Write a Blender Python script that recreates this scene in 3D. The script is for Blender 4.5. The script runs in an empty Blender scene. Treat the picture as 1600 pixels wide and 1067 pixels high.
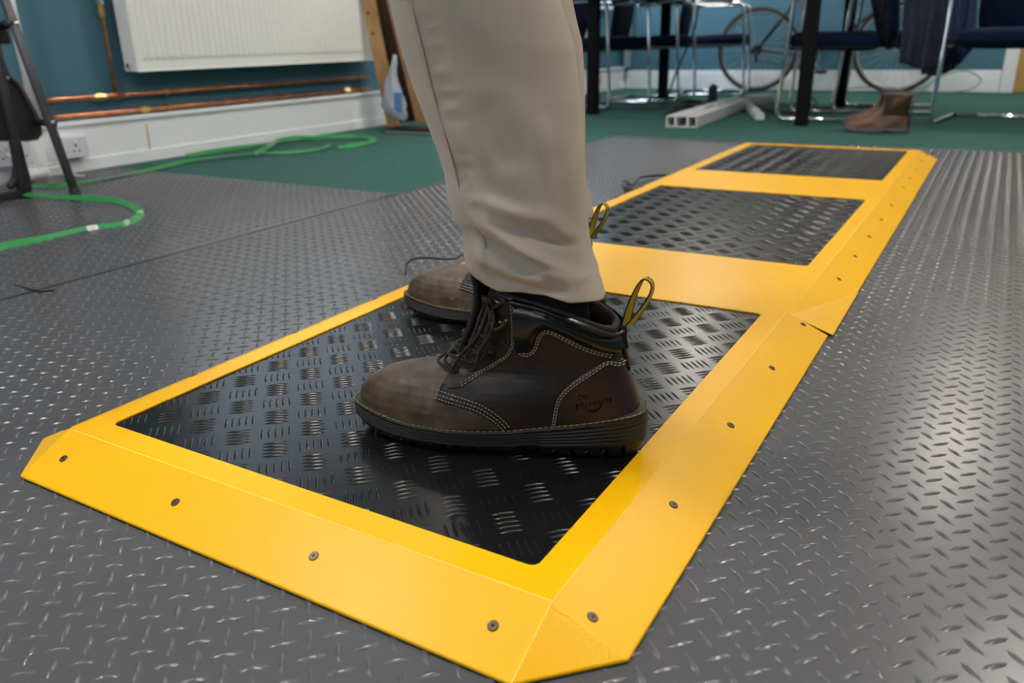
import bpy, bmesh, math, random
import numpy as np
from mathutils import Vector, Matrix
random.seed(7)
PI = math.pi
S = 0.45                       # platform layout unit in metres
SC = bpy.context.scene
COL = SC.collection

# ------------------------------------------------------------------ camera
CAM = np.array([-0.5345, -0.9175, 0.486])
FW = np.array([0.80375417, 0.47940808, -0.35234519])
RT = np.array([0.5054421, -0.86261229, -0.02069592])
UP = np.array([0.31385909, 0.16145566, 0.93564125])
FPX = 1253.9
cd = bpy.data.cameras.new('camera')
cam = bpy.data.objects.new('camera', cd)
COL.objects.link(cam)
M = Matrix(((RT[0], UP[0], -FW[0], CAM[0]), (RT[1], UP[1], -FW[1], CAM[1]), (RT[2], UP[2], -FW[2], CAM[2]), (0, 0, 0, 1)))
cam.matrix_world = M
cd.sensor_width = 36
cd.lens = FPX / 1600 * 36
cd.clip_start = 0.02
cd.dof.use_dof = True
cd.dof.focus_distance = 1.0
cd.dof.aperture_fstop = 5.0
SC.camera = cam

# ------------------------------------------------------------------ light
SC.view_settings.view_transform = 'Standard'
SC.view_settings.look = 'None'
SC.view_settings.gamma = 1
SC.view_settings.exposure = 0.40
SC.view_settings.use_curve_mapping = False
w = bpy.data.worlds.new('world')
SC.world = w
w.use_nodes = True
nt = w.node_tree
bg = nt.nodes['Background']
bg.inputs[0].default_value = (0.62, 0.78, 1.0, 1)
bg.inputs[1].default_value = 0.5

def area(name, loc, size, power, color, direction):
    ld = bpy.data.lights.new(name, 'AREA')
    ld.shape = 'RECTANGLE'
    ld.size, ld.size_y = size
    ld.energy = power
    ld.color = color
    o = bpy.data.objects.new(name, ld)
    o.location = loc
    o.rotation_euler = Vector(direction).to_track_quat('-Z', 'Y').to_euler()
    COL.objects.link(o)
    return o

DAY = (0.72, 0.85, 1.0)
WARM = (1.0, 0.92, 0.83)
# daylight through the windows of the left wall (lamps stand just outside the panes)
area('daylight', (2.75, 2.75, 1.62), (1.7, 1.1), 7, DAY, (0, -1, -0.25))
area('daylight', (6.1, 2.75, 1.45), (1.9, 1.3), 36, DAY, (0, -1, -0.25))
# daylight through the windows behind the camera
area('daylight', (-2.65, 0.3, 1.6), (2.4, 1.2), 24, (0.78, 0.88, 1.0), (1, 0, -0.2))
CEIL = 2.6
LAMPS = [(5.8, -1.0), (6.5, 1.25), (3.0, -1.5), (3.0, 1.2), (0.5, -1.7), (-0.3, 1.2), (0.15, -0.35)]

# ------------------------------------------------------------------ helpers
def ray(x, y):
    return FW + (x - 800) / FPX * RT - (y - 533.5) / FPX * UP
def fl(x, y, z=0.0):
    d = ray(x, y); return CAM + (z - CAM[2]) / d[2] * d
def on_y(x, y, Y):
    d = ray(x, y); return CAM + (Y - CAM[1]) / d[1] * d
def on_x(x, y, X):
    d = ray(x, y); return CAM + (X - CAM[0]) / d[0] * d
def plane_hit(x, y, P0, n):
    d = ray(x, y); n = np.array(n, float); return CAM + ((np.array(P0, float) - CAM) @ n) / (d @ n) * d

def nodes(m):
    m.use_nodes = True
    return m.node_tree, m.node_tree.nodes['Principled BSDF']
def mat(name, col, rough=0.5, metal=0.0, noise=None, bump=None, coat=0, spec=0.5, trans=0, sheen=0):
    """noise=(scale, amount) varies the colour, bump=(scale, strength, distance) gives fine relief"""
    m = bpy.data.materials.new(name)
    t, b = nodes(m)
    b.inputs['Base Color'].default_value = (*col, 1)
    b.inputs['Roughness'].default_value = rough
    b.inputs['Metallic'].default_value = metal
    b.inputs['Coat Weight'].default_value = coat
    b.inputs['Specular IOR Level'].default_value = spec
    b.inputs['Transmission Weight'].default_value = trans
    b.inputs['Sheen Weight'].default_value = sheen
    tc = t.nodes.new('ShaderNodeTexCoord')
    if noise:
        n = t.nodes.new('ShaderNodeTexNoise'); n.inputs['Scale'].default_value = noise[0]; n.inputs['Detail'].default_value = 6
        t.links.new(tc.outputs['Object'], n.inputs['Vector'])
        r = t.nodes.new('ShaderNodeValToRGB')
        r.color_ramp.elements[0].position = 0.3; r.color_ramp.elements[1].position = 0.7
        a = noise[1]
        r.color_ramp.elements[0].color = (*[max(c * (1 - a), 0) for c in col], 1)
        r.color_ramp.elements[1].color = (*[min(c * (1 + a), 1) for c in col], 1)
        t.links.new(n.outputs['Fac'], r.inputs['Fac'])
        t.links.new(r.outputs['Color'], b.inputs['Base Color'])
    if bump:
        n2 = t.nodes.new('ShaderNodeTexNoise'); n2.inputs['Scale'].default_value = bump[0]; n2.inputs['Detail'].default_value = 4
        t.links.new(tc.outputs['Object'], n2.inputs['Vector'])
        bp = t.nodes.new('ShaderNodeBump'); bp.inputs['Strength'].default_value = bump[1]; bp.inputs['Distance'].default_value = bump[2]
        t.links.new(n2.outputs['Fac'], bp.inputs['Height'])
        t.links.new(bp.outputs['Normal'], b.inputs['Normal'])
    return m

class MB:
    """collects shapes and links them as one mesh object"""
    def __init__(self): self.v = []; self.f = []
    def add(self, vs, fs):
        o = len(self.v); self.v += [tuple(p) for p in vs]; self.f += [tuple(i + o for i in q) for q in fs]; return self
    def box(self, c, s, R=None):
        hx, hy, hz = [a / 2 for a in s]
        P = [Vector((x, y, z)) for x in (-hx, hx) for y in (-hy, hy) for z in (-hz, hz)]
        if R: P = [R @ p for p in P]
        P = [p + Vector(c) for p in P]
        return self.add(P, [(0, 1, 3, 2), (4, 6, 7, 5), (0, 4, 5, 1), (2, 3, 7, 6), (0, 2, 6, 4), (1, 5, 7, 3)])
    def box2(self, a, b):
        return self.box([(p + q) / 2 for p, q in zip(a, b)], [abs(q - p) for p, q in zip(a, b)])
    def beam(self, a, b, w, h, up=(0, 0, 1)):
        a, b = Vector(a), Vector(b); d = (b - a); L = d.length; d.normalize()
        s = d.cross(Vector(up)); 
        if s.length < 1e-4: s = d.cross(Vector((1, 0, 0)))
        s.normalize(); u = s.cross(d)
        R = Matrix((d, s, u)).transposed()
        return self.box((a + b) / 2, (L, w, h), R)
    def tube(self, pts, r, n=10, closed=False, cap=True):
        pts = [Vector(p) for p in pts]; N = len(pts)
        if isinstance(r, (int, float)): r = [r] * N
        T = []
        for i in range(N):
            a = pts[(i - 1) % N] if closed or i > 0 else pts[i]
            b = pts[(i + 1) % N] if closed or i < N - 1 else pts[i]
            T.append((b - a).normalized())
        ref = Vector((0, 0, 1)) if abs(T[0].z) < 0.9 else Vector((1, 0, 0))
        u = T[0].cross(ref).normalized()
        vs = []
        for i in range(N):
            u = (u - T[i] * u.dot(T[i])).normalized(); v = T[i].cross(u)
            for k in range(n):
                a = 2 * PI * k / n
                vs.append(pts[i] + (u * math.cos(a) + v * math.sin(a)) * r[i])
        fs = []
        for i in range(N if closed else N - 1):
            j = (i + 1) % N
            for k in range(n):
                l = (k + 1) % n
                fs.append((i * n + k, i * n + l, j * n + l, j * n + k))
        if cap and not closed:
            fs.append(tuple(range(n - 1, -1, -1))); fs.append(tuple((N - 1) * n + k for k in range(n)))
        return self.add(vs, fs)
    def cyl(self, a, b, r, n=20): return self.tube([a, b], r, n)
    def ribbon(self, pts, sides, w, th):
        pts = [Vector(p) for p in pts]; vs = []; fs = []
        N = len(pts)
        for i, p in enumerate(pts):
            s = Vector(sides[i] if isinstance(sides, list) else sides).normalized()
            t = (pts[min(i + 1, N - 1)] - pts[max(i - 1, 0)]).normalized()
            n_ = t.cross(s).normalized()
            for a, b in ((-1, -1), (1, -1), (1, 1), (-1, 1)):
                vs.append(p + s * a * w / 2 + n_ * b * th / 2)
        for i in range(N - 1):
            for k in range(4):
                l = (k + 1) % 4
                fs.append((i * 4 + k, i * 4 + l, i * 4 + 4 + l, i * 4 + 4 + k))
        fs += [(3, 2, 1, 0), tuple((N - 1) * 4 + k for k in range(4))]
        return self.add(vs, fs)
    def build(self, name, m, parent=None, smooth=False, bevel=0, seg=2, sub=0, weld=False):
        me = bpy.data.meshes.new(name)
        me.from_pydata(self.v, [], self.f); me.update()
        bm = bmesh.new(); bm.from_mesh(me)
        if weld: bmesh.ops.remove_doubles(bm, verts=bm.verts, dist=1e-5)
        bmesh.ops.recalc_face_normals(bm, faces=bm.faces)
        bm.to_mesh(me); bm.free()
        me.materials.append(m)
        if smooth: me.polygons.foreach_set('use_smooth', [True] * len(me.polygons))
        o = bpy.data.objects.new(name, me); COL.objects.link(o)
        if parent: 
            o.parent = parent
            if parent.type == 'EMPTY' or True: o.matrix_parent_inverse = parent.matrix_basis.inverted() if parent.get('worldparts') else Matrix()
        if bevel:
            md = o.modifiers.new('bevel', 'BEVEL'); md.width = bevel; md.segments = seg; md.limit_method = 'ANGLE'; md.angle_limit = 0.22
            if smooth is False:
                me.polygons.foreach_set('use_smooth', [True] * len(me.polygons))
            md.harden_normals = True
        if sub:
            md = o.modifiers.new('sub', 'SUBSURF'); md.levels = sub; md.render_levels = sub
        return o
def thing(name, label, cat, loc=(0, 0, 0), rz=0, group=None, world=False):
    """an Empty at the base of the thing; world=True: its parts are given in world coordinates"""
    o = bpy.data.objects.new(name, None); COL.objects.link(o); o.empty_display_size = 0.05
    o.location = loc; o.rotation_euler = (0, 0, rz)
    o['label'] = label; o['category'] = cat
    if group: o['group'] = group
    if world: 
        o['worldparts'] = 1; o.matrix_basis = Matrix.LocRotScale(Vector(loc), Matrix.Rotation(rz, 3, 'Z').to_quaternion(), None)
    return o
def tag(o, label, cat, group=None):
    o['label'] = label; o['category'] = cat
    if group: o['group'] = group
    return o
def struct(o): o['kind'] = 'structure'; return o
def stuff(o): o['kind'] = 'stuff'; return o
def dup(root, loc, rz, label, group=None):
    r = root.copy(); COL.objects.link(r); r.location = loc; r.rotation_euler = (0, 0, rz); r['label'] = label
    if group: r['group'] = group
    for ch in list(root.children):
        c = ch.copy(); COL.objects.link(c); c.parent = r
        for g in ch.children:
            d = g.copy(); COL.objects.link(d); d.parent = c
    return r
def smooth_path(pts, n=8, closed=False):
    P = [np.array(p, float) for p in pts]; out = []
    N = len(P)
    rng = range(N if closed else N - 1)
    for i in rng:
        p0 = P[(i - 1) % N] if closed or i > 0 else 2 * P[0] - P[1]
        p1 = P[i]; p2 = P[(i + 1) % N]
        p3 = P[(i + 2) % N] if closed or i < N - 2 else 2 * P[-1] - P[-2]
        for k in range(n):
            t = k / n
            out.append(0.5 * ((2 * p1) + (-p0 + p2) * t + (2 * p0 - 5 * p1 + 4 * p2 - p3) * t * t + (-p0 + 3 * p1 - 3 * p2 + p3) * t ** 3))
    if not closed: out.append(P[-1])
    return out
def fillet_path(pts, r, n=6):
    """polyline with rounded corners"""
    P = [Vector(p) for p in pts]; out = [P[0]]
    for i in range(1, len(P) - 1):
        a = (P[i - 1] - P[i]); b = (P[i + 1] - P[i])
        rr = min(r, a.length * 0.49, b.length * 0.49)
        a = P[i] + a.normalized() * rr; b = P[i] + b.normalized() * rr
        for k in range(n + 1):
            t = k / n
            out.append(a * (1 - t) ** 2 + P[i] * 2 * t * (1 - t) + b * t * t)
    out.append(P[-1]); return out

# ------------------------------------------------------------------ materials
YEL = mat('yellow_powder_coat', (0.90, 0.478, 0.003), 0.34, bump=(900, 0.08, 0.0006), noise=(3, 0.02), spec=0.22)
YELEDGE = mat('worn_highlight_yellow', (0.98, 0.72, 0.16), 0.35)  # paler yellow that stands in for the highlight on the worn ridges
BLACKPLATE = mat('black_tread_plate', (0.006, 0.0065, 0.007), 0.25, noise=(6, 0.2), bump=(60, 0.04, 0.002), spec=0.32)
VINYL = mat('grey_vinyl', (0.082, 0.084, 0.092), 0.27, noise=(1.5, 0.08), bump=(5, 0.2, 0.01))
RUBBER = mat('black_rubber', (0.012, 0.012, 0.012), 0.6)
SCREW = mat('bronze_screw', (0.10, 0.065, 0.05), 0.35, 0.7)
DARKHOLE = mat('dark_recess', (0.004, 0.004, 0.004), 0.8)
CARPET = mat('green_carpet', (0.022, 0.105, 0.088), 0.95, noise=(120, 0.3), bump=(600, 0.6, 0.004))
TEAL = mat('teal_wall_paint', (0.058, 0.165, 0.235), 0.6, noise=(2, 0.08))
CREAM = mat('cream_wall_paint', (0.62, 0.58, 0.50), 0.8, noise=(2, 0.03))
WHITE = mat('white_gloss_paint', (0.85, 0.88, 0.92), 0.35, noise=(4, 0.03))
RADW = mat('radiator_enamel', (0.86, 0.87, 0.86), 0.3)
COPPER = mat('copper_pipe', (0.62, 0.27, 0.14), 0.32, 0.9, noise=(25, 0.3))
BRASS = mat('brass_fitting', (0.62, 0.45, 0.18), 0.3, 0.9)
CHROME = mat('chrome', (0.85, 0.85, 0.87), 0.08, 1.0)
BLACKMETAL = mat('black_metal', (0.010, 0.011, 0.013), 0.4)
LADDER = mat('dark_grey_tube', (0.085, 0.085, 0.095), 0.42, 0.2)
PLASTICBLACK = mat('black_plastic', (0.016, 0.017, 0.018), 0.45)
SEATBLUE = mat('navy_chair_fabric', (0.004, 0.009, 0.032), 0.9, noise=(200, 0.3), spec=0.15)
SEATNAVY = mat('dark_navy_cloth', (0.010, 0.013, 0.025), 0.9, noise=(40, 0.3))
JACKET = mat('navy_jacket_cloth', (0.014, 0.019, 0.040), 0.85, noise=(30, 0.3))
JACKET2 = mat('blue_denim_cloth', (0.03, 0.05, 0.13), 0.85, noise=(30, 0.3))
PLY = mat('plywood', (0.46, 0.26, 0.11), 0.6, noise=(9, 0.2))
PLY2 = mat('brown_board', (0.42, 0.22, 0.10), 0.65, noise=(5, 0.15))
OAK = mat('golden_oak_door', (0.60, 0.36, 0.11), 0.45, noise=(7, 0.12))
STRAP = mat('green_strapping', (0.035, 0.27, 0.075), 0.3, noise=(8, 0.15))
PVC = mat('white_plastic', (0.74, 0.75, 0.76), 0.4)
LILAC = mat('socket_plastic', (0.66, 0.66, 0.76), 0.35)
TYRE = mat('bicycle_tyre', (0.02, 0.02, 0.02), 0.7)
ALU = mat('dull_aluminium', (0.45, 0.43, 0.42), 0.35, 0.8)
LEATHER_TAN = mat('worn_tan_leather', (0.13, 0.066, 0.038), 0.55, noise=(12, 0.35))
SOLE_GREY = mat('boot_edge_grey', (0.10, 0.09, 0.11), 0.6)
BAG = mat('thin_plastic_bag', (0.62, 0.68, 0.76), 0.25, trans=0.35)
BAGBLUE = mat('blue_packet', (0.12, 0.26, 0.62), 0.4)

# ------------------------------------------------------------------ room
LY = 2.47; FX = 7.4; RY = -3.2; BX = -2.5; FZ = -0.003
def slab(name, a, b, m, parent=None, **k): return MB().box2(a, b).build(name, m, parent, **k)
struct(slab('floor', (BX, RY, -0.06), (FX + .12, LY, FZ), CARPET))
struct(slab('ceiling', (BX, RY, CEIL), (FX, LY, CEIL + 0.05), mat('ceiling_white', (0.75, 0.74, 0.70), 0.9)))
def wall_with_holes(name, axis, pos, th, lo, hi, holes, split=1.0, upper=None):
    """wall in the plane axis=pos from lo to hi along the other axis; teal below split, cream above"""
    def put(mb, a0, a1, z0, z1):
        if a1 - a0 < 1e-4 or z1 - z0 < 1e-4: return
        if axis == 'y': mb.box2((a0, pos, z0), (a1, pos + th, z1))
        else: mb.box2((pos, a0, z0), (pos + th, a1, z1))
    low, high = MB(), MB()
    xs = sorted({lo, hi} | {h[0] for h in holes} | {h[1] for h in holes})
    for a0, a1 in zip(xs, xs[1:]):
        hs = [h for h in holes if h[0] <= a0 + 1e-6 and h[1] >= a1 - 1e-6]
        spans = [(FZ, CEIL)] if not hs else [(FZ, hs[0][2]), (hs[0][3], CEIL)]
        for z0, z1 in spans:
            if z0 < split: put(low, a0, a1, z0, min(z1, split))
            if z1 > split: put(high, a0, a1, max(z0, split), z1)
    o = struct(low.build(name, TEAL))
    high.build('upper_wall', upper or CREAM, o)
    return o
H1 = (1.95, 3.55, 1.05, 2.15); H2 = (5.15, 7.05, 0.76, 2.15)
wall_with_holes('wall_left', 'y', LY, 0.14, BX, FX, [H1, H2], upper=TEAL)
wall_with_holes('wall_far', 'x', FX, 0.12, RY, LY, [(-1.86, -0.96, FZ, 2.06)])
wall_with_holes('wall_right', 'y', RY - 0.12, 0.12, BX, FX, [])
wall_with_holes('wall_back', 'x', BX - 0.12, 0.12, RY, LY, [(-0.9, 1.5, 1.0, 2.2)])
GLASS = bpy.data.materials.new('window_glass'); t, b = nodes(GLASS)
tr = t.nodes.new('ShaderNodeBsdfTransparent'); gl = t.nodes.new('ShaderNodeBsdfGlossy'); mx = t.nodes.new('ShaderNodeMixShader')
gl.inputs['Roughness'].default_value = 0.02; mx.inputs[0].default_value = 0.06
t.links.new(tr.outputs[0], mx.inputs[1]); t.links.new(gl.outputs[0], mx.inputs[2]); t.links.new(mx.outputs[0], t.nodes['Material Output'].inputs[0])
def window(n, axis, pos, h):
    a0, a1, z0, z1 = h; f = MB()
    def bx(mb, p, q, zz0, zz1, d0, d1):
        if axis == 'y': mb.box2((p, pos + d0, zz0), (q, pos + d1, zz1))
        else: mb.box2((pos + d0, p, zz0), (pos + d1, q, zz1))
    w_ = 0.05
    for p, q, zz0, zz1 in ((a0, a1, z0, z0 + w_), (a0, a1, z1 - w_, z1), (a0, a0 + w_, z0 + w_, z1 - w_), (a1 - w_, a1, z0 + w_, z1 - w_), ((a0 + a1) / 2 - w_ / 2, (a0 + a1) / 2 + w_ / 2, z0 + w_, z1 - w_)):
        bx(f, p, q, zz0, zz1, 0.05, 0.11)
    o = struct(f.build('window_%d' % n, WHITE))
    for p, q in ((a0 + w_, (a0 + a1) / 2 - w_ / 2), ((a0 + a1) / 2 + w_ / 2, a1 - w_)):
        g = MB(); bx(g, p, q, z0 + w_, z1 - w_, 0.075, 0.081); g.build('window_pane', GLASS, o)
    s = MB(); bx(s, a0 - 0.04, a1 + 0.04, z0 - 0.03, z0 - 0.001, -0.05, 0.05); s.build('window_sill', WHITE, o)
window(1, 'y', LY, H1); window(2, 'y', LY, H2)
window(3, 'x', BX - 0.12, (-0.9, 1.5, 1.0, 2.2))

# ceiling lamps
LAMPM = bpy.data.materials.new('lamp_diffuser'); t, b = nodes(LAMPM)
b.inputs['Base Color'].default_value = (0.9, 0.9, 0.85, 1); b.inputs['Emission Color'].default_value = (*WARM, 1); b.inputs['Emission Strength'].default_value = 95
for i, (x, y) in enumerate(LAMPS):
    L = thing('ceiling_light', 'small square warm white light panel set in the ceiling', 'ceiling light', (x, y, CEIL), 0, 'ceiling light panels')
    s = 0.16
    f = MB()
    for a, b_ in (((-s, -s), (s, -s + .02)), ((-s, s - .02), (s, s)), ((-s, -s + .02), (-s + .02, s - .02)), ((s - .02, -s + .02), (s, s - .02))):
        f.box2((a[0], a[1], -0.03), (b_[0], b_[1], -0.001))
    f.build('lamp_frame', WHITE, L)
    MB().box2((-s + .021, -s + .021, -0.022), (s - .021, s - .021, -0.004)).build('lamp_diffuser', LAMPM, L)

# left wall: deep white boxed-in skirting with a ledge, an end box nearer the camera
o = struct(MB().box2((1.331, LY - 0.055, FZ), (7.39, LY - 0.001, 0.185)).box2((1.331, LY - 0.065, 0.185), (7.39, LY - 0.001, 0.203)).box2((1.331, LY - 0.062, FZ), (7.39, LY - 0.055, 0.05)).build('baseboard_left', WHITE, bevel=0.004))
crk = MB().ribbon([on_y(228, 194, LY - 0.0565), on_y(232, 215, LY - 0.0565), on_y(234, 232, LY - 0.0565), on_y(238, 246, LY - 0.0565)], (1, 0, 0), 0.006, 0.003).build('dried_glue_line', mat('yellowed_glue', (0.62, 0.43, 0.18), 0.5), o)
struct(MB().box2((0.2, LY - 0.13, FZ), (1.330, LY - 0.001, 0.20)).build('baseboard_left.001', WHITE, bevel=0.006))
# far wall skirting
struct(MB().box2((FX - 0.02, -0.87, FZ), (FX - 0.001, 2.40, 0.12)).box2((FX - 0.016, -0.87, 0.12), (FX - 0.001, 2.40, 0.15)).box2((FX - 0.01, -0.87, 0.15), (FX - 0.001, 2.40, 0.17)).build('baseboard_far', WHITE, bevel=0.003))
struct(MB().box2((FX - 0.02, RY, FZ), (FX - 0.001, -1.97, 0.17)).build('baseboard_far.001', WHITE, bevel=0.003))
# door
tr_ = struct(MB().box2((FX - 0.03, -0.97, FZ), (FX - 0.001, -0.875, 2.08)).box2((FX - 0.03, -1.955, FZ), (FX - 0.001, -1.86, 2.08)).box2((FX - 0.03, -1.955, 2.08), (FX - 0.001, -0.875, 2.17)).build('trim_1', WHITE, bevel=0.004))
dr = struct(MB().box2((FX + 0.012, -1.855, FZ + .001), (FX + 0.052, -0.972, 2.055)).build('door_1', OAK))
MB().tube(fillet_path([(FX + 0.012, -1.76, 1.0), (FX - 0.05, -1.76, 1.0), (FX - 0.05, -1.62, 1.0)], 0.02), 0.009).build('door_handle', CHROME, dr, smooth=True)

# ------------------------------------------------------------------ vinyl mats with raised lozenges
def lozenge_mesh(cs, angs, zf, l=0.0130, w_=0.0036, h=0.0016):
    base = np.array([(-l, 0, 0), (-.5 * l, -.8 * w_, 0), (.5 * l, -.8 * w_, 0), (l, 0, 0), (.5 * l, .8 * w_, 0), (-.5 * l, .8 * w_, 0),
                     (-.55 * l, 0, h), (.0, -.25 * w_, h * 1.25), (.55 * l, 0, h), (0, .25 * w_, h * 1.25)])
    F = [(0, 1, 6), (1, 7, 6), (1, 2, 7), (2, 8, 7), (2, 3, 8), (3, 4, 8), (4, 9, 8), (4, 5, 9), (5, 6, 9), (5, 0, 6), (6, 7, 9), (7, 8, 9)]
    F = np.array(F)
    cs = np.array(cs); angs = np.array(angs)
    c, s = np.cos(angs), np.sin(angs)
    X = cs[:, 0, None] + base[None, :, 0] * c[:, None] - base[None, :, 1] * s[:, None]
    Y = cs[:, 1, None] + base[None, :, 0] * s[:, None] + base[None, :, 1] * c[:, None]
    Z = zf(X, Y) + base[None, :, 2]
    V = np.stack([X, Y, Z], -1).reshape(-1, 3)
    FF = (F[None] + (np.arange(len(cs)) * 10)[:, None, None]).reshape(-1, 3)
    return V, FF
def tri_mesh(name, V, F, m, parent, smooth=True):
    me = bpy.data.meshes.new(name)
    me.vertices.add(len(V)); me.vertices.foreach_set('co', V.astype(np.float32).ravel())
    me.loops.add(F.size); me.loops.foreach_set('vertex_index', F.astype(np.int32).ravel())
    me.polygons.add(len(F)); me.polygons.foreach_set('loop_start', np.arange(0, F.size, F.shape[1], dtype=np.int32))
    me.update(calc_edges=True); me.validate()
    if smooth: me.polygons.foreach_set('use_smooth', [True] * len(me.polygons))
    me.materials.append(m)
    o = bpy.data.objects.new(name, me); COL.objects.link(o); o.parent = parent
    return o
def grid_sheet(name, x0, x1, y0, y1, zf, m, nx, ny, th=0.003):
    xs = np.linspace(x0, x1, nx); ys = np.linspace(y0, y1, ny)
    X, Y = np.meshgrid(xs, ys); Z = zf(X, Y)
    V = np.stack([X, Y, Z], -1).reshape(-1, 3).tolist()
    V2 = [(p[0], p[1], -0.0029) for p in V]
    idx = lambda i, j: j * nx + i
    F = [(idx(i, j), idx(i + 1, j), idx(i + 1, j + 1), idx(i, j + 1)) for j in range(ny - 1) for i in range(nx - 1)]
    n = nx * ny
    B = [idx(i, 0) for i in range(nx)] + [idx(nx - 1, j) for j in range(1, ny)] + [idx(i, ny - 1) for i in range(nx - 2, -1, -1)] + [idx(0, j) for j in range(ny - 2, 0, -1)]
    nb = len(B)
    vs = V + [V2[k] for k in B] + [V[k] for k in B]
    fs = F + [(n + nb + k, n + k, n + (k + 1) % nb, n + nb + (k + 1) % nb) for k in range(nb)]
    me = bpy.data.meshes.new(name); me.from_pydata(vs, [], fs); me.update(); me.materials.append(m)
    me.polygons.foreach_set('use_smooth', [True] * len(F) + [False] * nb); me.materials.append(RUBBER); me.polygons.foreach_set('material_index', [0] * len(F) + [1] * nb)
    o = bpy.data.objects.new(name, me); COL.objects.link(o); return o
PT = 0.0332
def lozenges(x0, x1, y0, y1, zf, parent, ox=0.190, oy=-0.870, skip=None):
    cs, an = [], []
    i0, i1 = int((x0 - ox) / PT) - 1, int((x1 - ox) / PT) + 2
    j0, j1 = int((y0 - oy) / PT) - 1, int((y1 - oy) / PT) + 2
    for i in range(i0, i1):
        for j in range(j0, j1):
            for k in (0, 1):
                x = ox + i * PT - k * 0.0166; y = oy + j * PT - k * 0.0166
                if x0 + .011 < x < x1 - .011 and y0 + .011 < y < y1 - .011 and not (skip and skip(x, y)):
                    cs.append((x, y)); an.append(PI / 4 if k == 0 else -PI / 4)
    V, F = lozenge_mesh(cs, an, zf)
    return stuff(tri_mesh('raised_lozenges', V, F, VINYL, parent))
def z_main(x, y): 
    r = np.exp(-((y - 0.80) / 0.03) ** 2) * 0.0001
    return 0.0 + 0.0 * x + r * (0.5 + 0.5 * np.sin(x * 3))
def z_left(x, y):
    e = np.clip((y - .817) / .12, 0, 1) * np.clip((1.62 - x) / .1, 0, 1)
    return 0.0014 + e * 0.0042 + e * 0.0026 * np.sin(x * 4.1 + 1.2) * np.sin(y * 3.7 + .4) + e * 0.0018 * np.sin(x * 1.7 - y * 5.2)
MX0, MX1, MY0, MY1 = -1.3, 3.475, -2.6, 0.812
mat_main = tag(grid_sheet('vinyl_mat', MX0, MX1, MY0, MY1, z_main, VINYL, 60, 60), 'large grey vinyl mat with raised lozenges under the yellow platforms', 'floor mat')
under = lambda x, y: (-0.10 < x < 3.17 and -0.70 < y < 0.09)
lozenges(MX0, MX1, MY0, MY1, z_main, mat_main, skip=under)
mat_left = tag(grid_sheet('vinyl_mat', -1.3, 1.62, 0.8148, 2.33, z_left, VINYL, 60, 40), 'smaller wavy grey vinyl mat with raised lozenges under the step ladder', 'floor mat')
lozenges(-1.3, 1.62, 0.817, 2.33, z_left, mat_left, ox=0.19, oy=0.84)

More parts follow.
